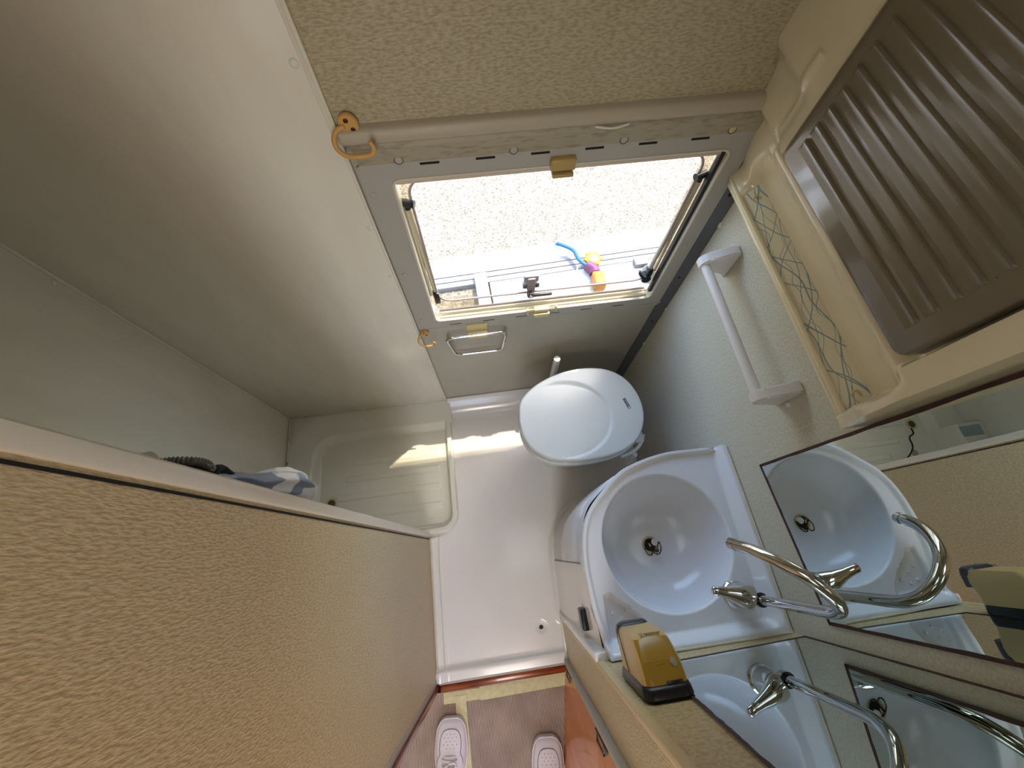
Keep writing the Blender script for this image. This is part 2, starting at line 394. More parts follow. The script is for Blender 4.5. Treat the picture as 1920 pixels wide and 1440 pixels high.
# wrap-around edging of the partition's free end
prof = [(XP - .034, .098), (XP - .034, .118), (XP - .028, .124), (XP + .002, .124), (XP + .0055, .121), (XP + .0055, .106), (XP + .0035, .103), (XP - .0005, .103), (XP - .0005, .098)]
ring_strip(bm, [[Vector((x, y, z)) for x, y in prof] for z in (.006, .4, .8, 1.2, ZC)], True, True, True)
trim_post = struct('trim_1', bm, M_ALU); bm = BM(); box(bm, (XP - .0002, .0955, .01), (XP + .0012, .0985, ZC)); obj('painted_shade_line', bm, M_DARK, trim_post, smooth=False); trim_post['label'] = 'satin aluminium edging on the free end of the beige partition'  # thin dark strip stands in for the shade beside the edging
# door frame on the partition side
bm = BM(); box(bm, (XP - .03, -.392, -.01), (XP + .002, -.376, ZC), bev=.002); o = struct('trim_2', bm, M_GREY); o['label'] = 'grey upright strip of the door frame beside the beige partition'
bm = BM(); box(bm, (XP - .03, -.408, -.01), (XP + .008, -.393, ZC), bev=.002); o = struct('trim_3', bm, M_DWOOD); o['label'] = 'dark red wooden upright of the door frame on the left'
# --- right wall
bm = BM(); box(bm, (XR, YN - .2, -.05), (XR + .03, YW, ZC)); wall_right = struct('wall_right', bm, M_WR, smooth=False)
for y, z in ((.655, 1.011), (.660, .649), (.656, .418)):
    bm = BM(); dome(bm, (XR, y, z), (-1, 0, 0), .008, .003); obj('screw_cap', bm, M_CAP, wall_right)
# dark strip in the corner
bm = BM(); 
prof = [(XR + .001, YW - .022), (XR - .004, YW - .022), (XR - .006, YW - .016), (XR - .020, YW - .006), (XR - .026, YW - .004), (XR - .026, YW + .001), (XR + .001, YW + .001)]
ring_strip(bm, [[Vector((x, y, z)) for x, y in prof] for z in (.0, .6, ZC)], True, True, True)
o = struct('trim_4', bm, M_CORNER); o['label'] = 'dark grey strip in the corner right of the window'
for z in (1.09, .80, .56):
    bm = BM(); dome(bm, (XR - .013, YW - .013, z), (-.7, -.7, 0), .0035, .002); obj('screw', bm, M_BLACK, o)
# --- near wall stub (between basin and door)
bm = BM(); box(bm, (.165, YD + .002, .004), (XR + .03, YN, ZC)); wall_near = struct('wall_near', bm, M_WY, smooth=False)
bm = BM(); box(bm, (.1625, YN - .012, .03), (.178, YN + .0012, ZC), bev=.001); o = struct('trim_5', bm, M_EDGEW); o['label'] = 'pale beech edging on the corner of the door jamb'
bm = BM(); box(bm, (.150, YD - .006, -.006), (.172, YD + .012, ZC), bev=.002); o = struct('trim_6', bm, M_GREY); o['label'] = 'grey upright strip of the door frame beside the orange door'
bm = BM(); box(bm, (.172, YD - .03, -.01), (.20, YD - .004, ZC), bev=.001); o = struct('trim_9', bm, M_DWOOD); o['label'] = 'dark red wooden upright of the door frame behind the orange door'
# --- ceiling with an unseen roof hatch opening
bm = BM(); box(bm, (XL - .03, .23, ZC), (XR + .03, YW + .03, ZC + .03)); box(bm, (XL - .03, -2.0, ZC), (1.2, -.19, ZC + .03))
box(bm, (XL - .03, -.19, ZC), (-.06, .23, ZC + .03)); box(bm, (.34, -.19, ZC), (XR + .6, .23, ZC + .03))
struct('ceiling', bm, M_CEIL, smooth=False)
bm = BM(); box(bm, (-.07, -.20, ZC + .03), (.35, .24, ZC + .034)); struct('unseen_hatch_cover', bm, M_CEIL, smooth=False)  # opaque cover added over the hatch to keep the sun out
# --- living area shell behind the camera
bm = BM(); box(bm, (XL - .03, -2.0, -.05), (1.2, -1.95, .80)); box(bm, (XL - .03, -2.0, 1.7), (1.2, -1.95, ZC)); box(bm, (XL - .03, -2.0, .8), (-.6, -1.95, 1.7)); box(bm, (.8, -2, .8), (1.2, -1.95, 1.7))
struct('wall_back', bm, M_CEIL, smooth=False)
bm = BM(); box(bm, (XL - .06, -2.0, -.05), (XL - .03, .1, ZC)); struct('wall_outer_left', bm, M_CEIL, smooth=False)
bm = BM(); box(bm, (1.17, -2.0, -.05), (1.2, YN, ZC)); struct('wall_outer_right', bm, M_CEIL, smooth=False)
# --- curved rail above the window
bm = BM()
prof = [(YW, 1.280), (YW - .010, 1.279), (YW - .019, 1.285), (YW - .021, 1.295), (YW - .016, 1.306), (YW - .004, 1.3095), (YW, 1.3095)]
prof = [(p.x, p.y) for p in smooth_path([Vector((a, b, 0)) for a, b in prof], 5)]
ring_strip(bm, [[Vector((x, y, z)) for y, z in prof] for x in (-.192, 0, .2, .4, .5999)], True, True, True)
o = struct('trim_7', bm, M_RAIL); o['label'] = 'rounded beige rail running above the window frame'
bm = BM(); tube(bm, [(.24, YW - .019, 1.281), (.27, YW - .024, 1.279), (.30, YW - .019, 1.281)], .002, 6, sub=4); obj('loose_sealant', bm, M_CAP, o)

# ---------------------------------------------------------------- floor pan + shower tray
TR = rrect(XL + .002, -.187, .112, YW - .0005, .075, 8)      # outside of the tray's rim: only the front corner is rounded
tray_poly = [(-.186, YW), (XL, YW), (XL, .106), (-.30, .110)] + [(-.262 + .076 * math.cos(a), .186 + .076 * math.sin(a)) for a in rng(-PI / 2, 0, 10)]
ped = [(.165, -.245), (.170, -.10), (.176, -.03), (.186, .03), (.205, .075), (.236, .112), (.285, .145), (.34, .170), (.42, .18), (.60, .18)]
ped_poly = ped + [(.60, -.245)]
def floor_z(x, y):
    z = 0.0
    z += .062 * (max(0, (y - .575) / .103)) ** 2.2
    z += .012 * (1 - sstep(XP + .012, XP + .045, x)) if y < .10 else 0
    z += .016 * (1 - sstep(YD + .030, YD + .046, y))
    sp = sd_poly(x, y, ped_poly) if x > .08 else 1
    z += .016 * (1 - sstep(.0, .022, sp))
    dd = math.hypot(x - .086, y + .27); z -= .006 * (1 - sstep(.010, .024, dd))
    z += .012 * sstep(.55, .60, x)
    return z
bm = BM()
xs = rng(XP, .60, 200); ys = rng(YD + .002, YW - .001, 216)
grid(bm, xs, ys, lambda x, y: Vector((x, y, floor_z(x, y))), keep=lambda x, y: sd_poly(x, y, tray_poly) > -.005 and not (x > .165 and y < YN) and math.hypot(x - .086, y + .27) > .0105)
floor = struct('floor', bm, M_GRP, angle=60)
bm = BM(); box(bm, (XP, YD - .006, -.05), (.165, YW, -.03)); obj('floor_base', bm, M_DARK, floor, smooth=False)
bm = BM(); lathe(bm, (.086, -.27, -.028), [(.0075, 0), (.0075, .018), (.0085, .0225), (.0125, .0240), (.0155, .0225)], seg=24, cap=False); obj('drain_collar', bm, M_CAP, floor)
bm = BM(); lathe(bm, (.086, -.27, -.026), [(.0076, 0), (.0076, .002)], seg=20); obj('drain_hole', bm, M_BLACK, floor)
bm = BM(); tube(bm, [(XP + .004, YD + .03, .010), (XP + .004, .10, .010)], .005, 8); tube(bm, [(XP + .03, YD + .03, .008), (XP + .032, .0, .006), (XP + .036, .1, .004)], .0016, 6); obj('sealant_bead', bm, M_CAULK, floor)

# rim of the shower tray
def tray_z(x, y):
    sd = -sd_poly(x, y, tray_poly)          # distance inside the rim's outside
    e = min(.678 - y, 9)
    right = sd_poly(x, y, [(-.186 + 3, 3), (XL - 3, 3), (XL - 3, .110), (-.262, .110)] + [(-.262 + .076 * math.cos(a), .186 + .076 * math.sin(a)) for a in (rng(-PI / 2, 0, 10))] + [(-.186, 3)])
    s = -right                              # inside distance from the front/right lip only
    lip = .027
    z = -.018
    # lip ridge
    r = 0
    if s < .012: r = -.02 + (lip + .02) * sstep(-.004, .007, s)
    elif s < .022: r = lip
    else: r = lip - (lip + .018) * sstep(.022, .036, s)
    z = max(z, r) if s < .05 else z
    # fillet to the left wall and the window wall
    Rr = .075; qx = (-.768 + Rr) - x; qy = y - (.556 - Rr)
    d = (math.hypot(qx, qy) if qx > 0 and qy > 0 else max(qx, qy)) - Rr
    if d > 0: z = max(z, -.018 + .032 * sstep(0, .030, d) + .030 * min(1, d / .12))
    return z
bars = [(-.655, -.262, .462, .440), (-.715, -.262, .362, .340), (-.690, -.262, .305, .283), (-.60, -.262, .232, .208)]
def tray_full(x, y):
    z = tray_z(x, y)
    for i, yb in enumerate((.455, .385, .310, .230, .165)):
        x0 = (-.63, -.66, -.70, -.62, -.55)[i]; yy = yb + (x + .26) * -.0; 
        w_ = .013
        d = max(abs(y - yy) - w_, (x0 - x), x + .258)
        z += .0045 * (1 - sstep(-.003, .0012, d))
    return z
bm = BM()
xs = rng(XL + .0005, -.184, 260); ys = rng(.1065, YW - .001, 216)
grid(bm, xs, ys, lambda x, y: Vector((x, y, tray_full(x, y))), keep=lambda x, y: sd_poly(x, y, tray_poly) < .003)
tray = obj('shower_tray', bm, M_TRAY, angle=60, org=(-.5, .4, -.02))
tag(tray, 'cream white moulded shower tray with raised rounded lip and ribbed floor', 'shower tray')
for (dx, dy) in ((-.720, .294), (-.664, .165)):
    bm = BM(); lathe(bm, (dx, dy, -.030), [(.015, 0), (.015, .010), (.0165, .0145), (.022, .0155), (.025, .0125)], seg=28, cap=False); dr = obj('drain_ring', bm, M_CLIP if dy > .2 else M_CAP, tray)
    bm = BM(); lathe(bm, (dx, dy, -.0205), [(.0155, 0), (.0155, .003)], seg=20); obj('drain_hole', bm, mat('brown_drain', rgb(92, 74, 52), rough=.6) if dy > .2 else M_GREY, dr)
bm = BM(); tube(bm, [(-.70, .275, -.010), (-.695, .25, -.008), (-.672, .235, -.012), (-.665, .20, -.010), (-.65, .175, -.012), (-.60, .14, -.012), (-.55, .125, -.012)], .0028, 8, sub=6)
tag(obj('cord', bm, M_BLACK, org=(-.66, .2, -.012)), 'thin black cord lying between the two drains of the shower tray', 'cord')
# dark stained sealant in the tray's far left corner
bm = BM(); tube(bm, [(XL + .008, .672, .055), (XL + .008, .55, .055), (XL + .006, .40, .05)], .0035, 6, sub=3); tube(bm, [(XL + .006, .670, .056), (-.80, .671, .058)], .0025, 6); obj('stained_sealant', bm, mat('rusty_sealant', rgb(160, 132, 84), rough=.7, c2=rgb(222, 214, 192), bscale=30, ramp=(.50, .66)), tray)
# boxed-in ledge in the shower corner (seen in the mirror)
bm = BM(); box(bm, (XL, .1055, -.018), (-.775, .25, .11), bev=.006, seg=3); lg = obj('moulded_ledge', bm, M_WHITE, tray)
bm = BM(); box(bm, (XL + .02, .19, .1095), (-.775, .235, .1112)); obj('teal_strip', bm, M_TEAL, lg)

# ---------------------------------------------------------------- threshold, corridor floor
bm = BM(); box(bm, (XP - .02, YD - .0055, -.03), (.165, YD + .004, .016), bev=.002); o = struct('trim_8', bm, M_GREY); o['label'] = 'pale grey metal edge of the washroom threshold'
bm = BM(); box(bm, (XP + .01, YD - .030, -.04), (.152, YD - .0058, .006), bev=.002); o = struct('threshold_sill', bm, M_DWOOD); o['label'] = 'dark red wooden sill at the foot of the doorway'
bm = BM(); box(bm, (XL - .03, -1.95, -.05), (1.17, YD - .031, -.014)); corridor = struct('floor_corridor', bm, M_DARK, smooth=False)
bm = BM()
def pz(x, y): return -.0105 + .0022 * noise.noise(Vector((x * 9, y * 9, 0))) + .0016 * math.exp(-((x - .02 - .3 * y) * 14) ** 2)
grid(bm, rng(-.62, .60, 60), rng(-1.4, YD - .033, 60), lambda x, y: Vector((x, y, pz(x, y))))
paper = obj('protective_paper', bm, M_PAPER, org=(0, -.6, -.012)); tag(paper, 'brown corrugated paper covering the corridor floor outside the washroom', 'floor covering')
def tape(name, a, b, wdt, label, h=.0012):
    bm = BM(); a = Vector(a); b = Vector(b); t = (b - a); n = Vector((-t.y, t.x)).normalized() * wdt / 2; k = 22
    def fn(u, v):
        p = a + t * u + n * v; return Vector((p.x + .0012 * noise.noise(Vector((u * 30, v * 3, 1))), p.y, pz(p.x, p.y) + h + .0006 * noise.noise(Vector((p.x * 60, p.y * 60, 3)))))
    grid(bm, rng(0, 1, k), rng(-1, 1, 7), fn)
    o = obj(name, bm, M_TAPE, org=(a.x, a.y, -.01)); tag(o, label, 'tape', 'masking tape on the corridor floor')
tape('masking_tape', (-.296, -.442), (-.12, -.4445), .034, 'short strip of masking tape by the left foot of the doorway', .0012)
tape('masking_tape', (-.165, -.444), (.150, -.442), .040, 'wide strip of masking tape along the wooden door sill', .0020)
tape('masking_tape', (-.235, -.44), (-.228, -1.0), .038, 'long strip of masking tape running beside the left shoe', .0028)

# ---------------------------------------------------------------- ground outside and what lies on it
GZ = -.62
bm = BM(); box(bm, (-8, .9, GZ - .1), (12, 14, GZ)); struct('ground_outside', bm, M_GROUND, smooth=False)
def gp(x, y, z=0): return Vector((x, y, GZ + z))
E2 = Vector((.998, .045, 0)).normalized()
def along(s, off, z=0): return gp(.45, 1.90, z) + E2 * s + Vector((-.045, .998, 0)) * off
def beam(name, s0, s1, o0, o1, z0, z1, mt, label, cat, group=None, bev=.004):
    bm = BM(); lo = along(s0, o0, z0); 
    vs_ = box(bm, (s0, o0, z0), (s1, o1, z1), bev=bev)
    for v in bm.verts: v.co = along(v.co.x, v.co.y, v.co.z)
    o = obj(name, bm, mt, org=along((s0 + s1) / 2, o0, z0)); tag(o, label, cat, group); return o
beam('board', -1.2, 2.6, .02, .16, 0, .03, M_WOUT, 'long white painted board lying on the gravel, farther from the window', 'board')
bt = thing('wooden_beam', 'weathered grey grooved beam lying outside between two white boards', 'beam', along(0, -.05, 0))
for k in range(3):
    bm = BM(); box(bm, (-1.2, -.118 + k * .046, 0), (2.6, -.118 + k * .046 + .042, .045), bev=.004)
    for v in bm.verts: v.co = along(v.co.x, v.co.y, v.co.z)
    obj('slat', bm, M_GOUT, bt)
beam('board', -.36, 2.4, -.42, -.125, 0, .05, M_WOUT, 'white painted panel lying outside just below the window', 'panel')
beam('white_block', -.46, -.375, -.40, -.06, 0, .085, M_WOUT, 'short white upright block at the left end of the white panel outside', 'block')
beam('small_grey_box', .68, .78, -.19, -.130, .052, .09, M_GOUT, 'small grey box standing outside beside the white pipe', 'box')
bm = BM(); c = along(.98, -.24, .05)
tube(bm, [c + Vector((-.12, 0, 0)), c + Vector((-.115, .0, .05)), c + Vector((-.06, 0, .115)), c + Vector((.01, 0, .13)), c + Vector((.075, -.01, .10)), c + Vector((.115, -.02, .02)), c + Vector((.12, -.02, -.0))], .045, 16, sub=6)
tag(obj('white_pipe_bend', bm, M_WOUT, org=c), 'thick white bent pipe standing outside near the right window stay', 'pipe')
bm = BM(); lathe(bm, along(.77, -.27, .052), [(.07, 0), (.07, .04), (.055, .06), (.05, .10), (.0, .11)], seg=24); tag(obj('grey_cap', bm, M_GOUT, org=along(.83, -.27, .05)), 'round grey cap outside left of the white bent pipe', 'cap')
t = thing('garden_tool', 'yellow, purple and orange garden tool with a blue handle lying outside', 'garden tool', along(.38, -.2, .052))
c = along(.385, -.10, .10)
bm = BM(); lathe(bm, c, [(.052, -.02), (.056, .0), (.054, .018), (.035, .026), (.0, .028)], axis=(0, -.2, 1), seg=10); obj('yellow_head', bm, M_YEL, t, angle=20)
bm = BM(); 
for k in range(6):
    a = 2 * PI * k / 6; dome(bm, c + Vector((math.cos(a) * .052, math.sin(a) * .05, .004)), (0, 0, 1), .016, .014, 8)
tag(obj('knob_teeth', bm, M_YEL, t), kind='stuff')
bm = BM(); tube(bm, [c + Vector((-.045, -.035, -.01)), c + Vector((-.01, -.075, -.01)), c + Vector((-.005, -.11, -.012))], .04, 12, sub=4); obj('purple_collar', bm, M_PUR, t)
bm = BM(); box(bm, c + Vector((-.035, -.24, -.05)), c + Vector((.045, -.115, .03)), bev=.014, seg=3); obj('orange_body', bm, M_ORG, t)
bm = BM(); tube(bm, [c + Vector((-.055, -.04, 0)), c + Vector((-.10, .01, .01)), c + Vector((-.13, .09, .02)), c + Vector((-.22, .155, .02)), c + Vector((-.235, .15, .01))], .014, 10, sub=4); obj('blue_handle', bm, M_BLU, t)
bm = BM(); tube(bm, [c + Vector((-.11, -.02, -.02)), c + Vector((-.13, -.1, -.045)), c + Vector((-.09, -.1, -.045))], .005, 8, sub=3); obj('wire_stand', bm, M_GREY, t)

# ---------------------------------------------------------------- window 1
win = thing('window_1', 'top-hung camper window with a grey plastic frame, opened to bright gravel', None, (.2, YW, WZ0), kind='structure')
P = lambda y: (lambda u, v: Vector((u, y, v)))
bm = BM()
inner = rrect(WX0, WX1, WZ0, WZ1, .016)
outer = rrect(-.190, .575, .672, 1.236, .010)
frame_extrude(bm, outer, inner, P(YW + .004), P(YW - .0065))
obj('window_frame', bm, M_GREY, win, angle=30)
bm = BM()
# bright bead around the opening
frame_extrude(bm, rrect(WX0 - .0025, WX1 + .0025, WZ0 - .0025, WZ1 + .0025, .018), rrect(WX0 + .0015, WX1 - .0015, WZ0 + .0015, WZ1 - .0015, .015), P(YW + .004), P(YW - .0085))
obj('opening_bead', bm, M_ALU, win)
bm = BM()
frame_extrude(bm, rrect(WX0 - .004, WX1 + .004, WZ0 - .004, WZ1 + .004, .018), rrect(WX0 + .001, WX1 - .001, WZ0 + .001, WZ1 - .001, .016), P(YW + .026), P(YW - .001))
obj('reveal', bm, M_REVEAL, win)
# upper tilted band
bm = BM()
prof = [(YW, 1.2365), (YW - .007, 1.2365), (YW - .015, 1.272), (YW - .012, 1.279), (YW, 1.279)]
ring_strip(bm, [[Vector((x, y, z)) for y, z in prof] for x in (-.182, .2, .575)], True, True, True)
obj('upper_band', bm, M_GREYD, win, angle=20)
for k in range(6):
    x = -.075 + k * .1028
    bm = BM(); box(bm, (x, YW - .0078, 1.2285), (x + .036, YW - .004, 1.2330), bev=.0012); obj('vent_slot', bm, M_DARK, win)
    bm = BM(); box(bm, (x - .02, YW - .0072, .6752), (x + .016, YW - .004, .6785), bev=.001); obj('vent_slot', bm, M_DARK, win)
for (x, z, yy) in ((-.11, 1.243, 0), (.098, 1.243, 0), (.304, 1.244, 0), (.512, 1.245, 0), (-.176, 1.172, 1), (-.174, .930, 1), (-.174, .722, 1), (.553, .927, 1), (.556, .735, 1), (.02, .668, 1), (.28, .668, 1)):
    bm = BM(); dome(bm, (x, YW - (.0085 if not yy else .0065), z), (0, -1, 0), .0068 if z > .9 else .0045, .0022, 16); obj('screw_cap', bm, M_CLIP if abs(x - .512) < .01 else M_GREY, win)
    if not yy:
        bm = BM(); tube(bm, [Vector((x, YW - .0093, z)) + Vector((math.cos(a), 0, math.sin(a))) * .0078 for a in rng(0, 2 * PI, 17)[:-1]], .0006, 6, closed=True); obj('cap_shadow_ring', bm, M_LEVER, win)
bm = BM(); box(bm, (-.185, YW - .006, .660), (.580, YW + .001, .6735), bev=.001); obj('lower_band', bm, M_GREY, win)
bm = BM(); box(bm, (.52, YW - .009, .655), (.572, YW, .664), bev=.002); obj('end_clip', bm, M_GREY, win)
# blind rails inside the opening: dark groove and pinkish roll at the top, bars below
bm = BM(); box(bm, (WX0 + .004, YW + .002, WZ1 - .007), (WX1 - .004, YW + .012, WZ1 - .001)); obj('top_groove', bm, M_BLACK, win)
bm = BM(); cyl(bm, (WX0 + .004, YW + .011, WZ1 - .013), (WX1 - .006, YW + .011, WZ1 - .013), .009, seg=12); obj('blind_roll', bm, mat('pinkish_blind', rgb(206, 188, 170), rough=.5), win)
bm = BM(); box(bm, (WX1 - .010, YW + .001, WZ0 + .02), (WX1 - .001, YW + .010, WZ1 - .006)); obj('side_gasket', bm, M_BLACK, win)
bm = BM()
for dz, dy_, h_ in ((.004, .004, .006), (.013, .014, .005)):
    cyl(bm, (WX0 + .012, YW + dy_, WZ0 + dz), (WX1 - .012, YW + dy_, WZ0 + dz), h_ * .6, seg=10)
obj('sill_rail', bm, M_REVEAL, win)
bm = BM(); cyl(bm, (WX0 + .014, YW + .023, WZ0 + .012), (WX1 - .014, YW + .023, WZ0 + .012), .004, seg=10); obj('sill_gasket', bm, M_BRKT, win)
# acrylic sash: pane plus rounded pale edge
py = YW + .022
s_out = rrect(WX0 + .002, WX1 - .002, WZ0 + .004, WZ1 - .006, .05, 8); s_in = rrect(WX0 + .020, WX1 - .020, WZ0 + .052, WZ1 - .024, .042, 8)
bm = BM(); frame_extrude(bm, s_out, s_in, P(py + .016), P(py + .004)); obj('sash_edge', bm, glass('tinted_acrylic_edge', (.84, .80, .70, 1)), win)
bm = BM(); tube(bm, [(x, py + .004, z) for x, z in s_in], .003, 8, closed=True); obj('sash_seal', bm, M_BRKT, win)
bm = BM(); box(bm, (WX0 + .004, py + .008, WZ0 + .008), (WX1 - .004, py + .011, WZ1 - .010)); obj('pane', bm, M_GLASS, win, smooth=False)
# stays
for s, x0, x1 in ((1, -.126, -.116), (-1, .524, .512)):
    bm = BM(); cyl(bm, (x0, YW + .030, 1.115), (x1, YW + .032, .800), .0065, seg=14); st = obj('window_stay', bm, M_TUBE, win)
    bm = BM(); box(bm, (x0 - .003 * s - .003, YW + .024, .79), (x0 - .003 * s + .003, YW + .034, 1.11), bev=.001); obj('stay_rail', bm, M_REVEAL, st)
    bm = BM(); cyl(bm, (x0 - .008 * s, YW + .028, 1.119), (x0 + .018 * s, YW + .020, 1.117), .0085, seg=14); cyl(bm, (x0, YW + .03, 1.12), (x0, YW + .03, 1.100), .0075, seg=12); obj('stay_top_joint', bm, M_BLACK, st)
    bm = BM(); box(bm, (x1 - .008, YW + .018, .755), (x1 + .008, YW + .038, .803), bev=.003); 
    if s < 0:
        cyl(bm, (x1 - .004, YW + .016, .765), (x1 - .004, YW + .04, .765), .014, seg=16); tube(bm, [(x1 - .012, YW + .016, .77), (x1 - .03, YW + .02, .79), (x1 - .035, YW + .02, .805)], .004, 8, sub=3)
    obj('stay_bottom_joint', bm, M_BLACK, st)
# latch in the middle of the lower edge
bm = BM(); box(bm, (.135, YW + .030, .765), (.185, YW + .045, .788), bev=.003); box(bm, (.148, YW + .026, .755), (.172, YW + .040, .812), bev=.004); box(bm, (.138, YW + .032, .792), (.182, YW + .044, .818), bev=.004); lt = obj('latch_bracket', bm, M_BRKT, win)
bm = BM(); cyl(bm, (.158, YW + .014, .750), (.158, YW + .030, .750), .011, seg=18); box(bm, (.160, YW + .012, .744), (.222, YW + .020, .756), bev=.003); obj('latch_lever', bm, M_LEVER, lt)
bm = BM(); dome(bm, (.158, YW + .014, .750), (0, -1, 0), .006, .003); obj('latch_screw', bm, M_CHROME, lt)
# blind catches
bm = BM(); box(bm, (.168, YW - .020, 1.196), (.218, YW - .002, 1.222), bev=.005, seg=3); box(bm, (.172, YW - .024, 1.186), (.214, YW - .006, 1.194), bev=.002); obj('upper_blind_catch', bm, M_CLIPD, win, label='yellowed plastic catch at the top of the opening')
bm = BM(); box(bm, (.166, YW - .016, .702), (.212, YW + .002, .716), bev=.003); box(bm, (.164, YW - .022, .694), (.214, YW - .008, .700), bev=.002); box(bm, (.166, YW - .020, .678), (.212, YW - .006, .691), bev=.004, seg=3)
box(bm, (.144, YW - .014, .690), (.149, YW - .004, .716), bev=.001); box(bm, (.232, YW - .014, .696), (.237, YW - .004, .720), bev=.001); cyl(bm, (.148, YW - .008, .710), (.232, YW - .008, .712), .003, seg=8)
obj('lower_blind_catch', bm, M_CLIP, win, label='cream plastic catch at the bottom of the opening')

# ================================================================ THINGS
# ---------------------------------------------------------------- wall cabinet (top right)
cab = thing('wall_cabinet', 'cream moulded wall cabinet with a ribbed taupe door above the towel rail', 'cabinet', (XR, .39, 1.125))
END = [(1.128, .5665), (1.138, .566), (1.146, .576), (1.16, .580), (1.181, .574), (1.23, .566), (1.263, .562), (1.276, .548), (1.288, .540), (1.34, .537), (1.362, .532), (1.378, .516), (1.39, .512), (1.43, .517), (1.5, .512), (2.0, .512)]
MID = [(1.128, .6005), (1.160, .6003), (1.176, .595), (1.205, .583), (1.235, .567), (1.252, .552), (1.262, .546), (1.272, .547), (1.285, .556), (1.296, .560), (2.0, .56)]
def sm_tab(tab, z, s=.006): return (lerp_tab(tab, z - s) + 2 * lerp_tab(tab, z) + lerp_tab(tab, z + s)) / 4
def cabx(y, z):
    e = sm_tab(END, z); m_ = sm_tab(MID, z)
    # near end: plain face with a soft lip
    en = .512 + .012 * (1 - sstep(1.20, 1.30, z)) + .03 * (1 - sstep(1.13, 1.22, z))
    if z < 1.30:
        # far end: hook-shaped transition
        yf = .622 + .020 * math.sin((z - 1.14) / .10 * PI) if z < 1.24 else .600
        wf = sstep(yf - .022, yf, y)
        yn = .150 - .010 * sstep(1.17, 1.24, z)
        wn = 1 - sstep(yn - .02, yn, y)
        x = m_ + (e - m_) * wf
        x = x + (en - x) * wn
        g_ = sstep(1.255, 1.295, z) * (1 - sstep(.1475, .160, y))
        return x + (.5145 - x) * g_
    # door opening
    frame = .5145 + (e - .5145) * sstep(.53, .60, y)
    # valley with a raised edge at the far side
    if y > .54 and z < 1.42:
        frame += .004 * math.exp(-((y - (.575 + .16 * max(0, 1.36 - z))) / .008) ** 2) * -1
    d = max(.1475 - y, y - .5275, 1.2955 - z)
    return frame + (.552 - frame) * (1 - sstep(-.004, .001, d))
bm = BM()
ys = sorted(set(rng(.1105, YW - .0035, 200) + [.146, .1475, .149, .526, .5275, .529])); zs = sorted(set(rng(1.130, 1.44, 170) + rng(1.44, ZC - .001, 60)))
grid(bm, ys, zs, lambda y, z: Vector((cabx(y, z), y, z)))
# close the sides
for yy in (ys[0], ys[-1]):
    R0 = [Vector((cabx(yy, z), yy, z)) for z in zs]; R1 = [Vector((XR, yy, z)) for z in zs]
    A = [bm.verts.new(p) for p in R0]; B = [bm.verts.new(p) for p in R1]
    for i in range(len(zs) - 1): bm.faces.new((A[i], A[i + 1], B[i + 1], B[i]))
obj('carcass', bm, M_CREAM, cab, angle=50)
# ledge with a rounded lip under the door
bm = BM(); box(bm, (.5655, .133, 1.118), (XR - .0005, YW - .012, 1.1285), bev=.002); 
tube(bm, [(XR - .004, .134, 1.131), (.580, .1335, 1.1315), (.5685, .138, 1.132), (.5665, .150, 1.133), (.5665, .30, 1.1335), (.5665, .50, 1.1335), (.5665, .650, 1.133), (.572, .664, 1.132)], .0048, 10, sub=5)
led = obj('ledge', bm, M_CREAM, cab)
bm = BM(); extrude_poly(bm, [(.5695, .137, 1.1290), (XR - .0005, .137, 1.1590), (XR - .0005, .664, 1.1590), (.5695, .664, 1.1290)], (0, 0, .0015)); obj('ledge_liner', bm, M_LINER, led, smooth=False, label='cream laminate with thin blue scribbled lines')
bm = BM()
for (x, y) in ((.580, .640), (.592, .585), (.592, .155)):
    bm = BM(); z = 1.131 + (x - .5695) * .98; tube(bm, [(x, y, z), (x - .006, y + .01, z), (x - .012, y + .004, z - .007)], .0016, 6, sub=3); obj('glue_blob', bm, M_CLIP, led)
# door: panel and ribs
DX = .510
dp = rrect(.1535, .5215, 1.3035, 1.935, .018, 8)
bm = BM()
front = [Vector((DX - .003, y, z)) for y, z in rrect(.1565, .5185, 1.3065, 1.932, .016, 8)]
ring_strip(bm, [[Vector((DX + .022, y, z)) for y, z in dp], [Vector((DX + .004, y, z)) for y, z in dp], [Vector((DX - .0005, y, z)) for y, z in rrect(.1542, .5208, 1.3042, 1.934, .0175, 8)], front], True, True, True)
door = obj('door', bm, M_BROWN, cab, angle=50)
for k in range(24):
    z0 = 1.3475 + k * .02455
    if z0 > 1.92: break
    # each rib: a sharp crest that slopes away downwards, with wedge-shaped ends
    bm = BM(); y0, y1 = .182, .498
    prof = [(-.0030, .0026), (-.0044, .0018), (-.0056, .0004), (-.0056, -.0008), (-.0048, -.0018), (-.0039, -.0032), (-.0036, -.0075), (-.0033, -.0130), (-.0030, -.0155)]
    rings = []
    for (yy, f) in ((y0, 0), (y0 + .0012, .6), (y0 + .003, .95), (y0 + .006, 1), (y1 - .006, 1), (y1 - .003, .95), (y1 - .0012, .6), (y1, 0)):
        rings.append([Vector((DX - .003 + (px + .003) * f, yy, z0 + pz_)) for px, pz_ in prof] + [Vector((DX - .002, yy, z0 - .0155)), Vector((DX - .002, yy, z0 + .003))])
    ring_strip(bm, rings, True, True, True)
    obj('rib', bm, M_BROWN, door, angle=70)

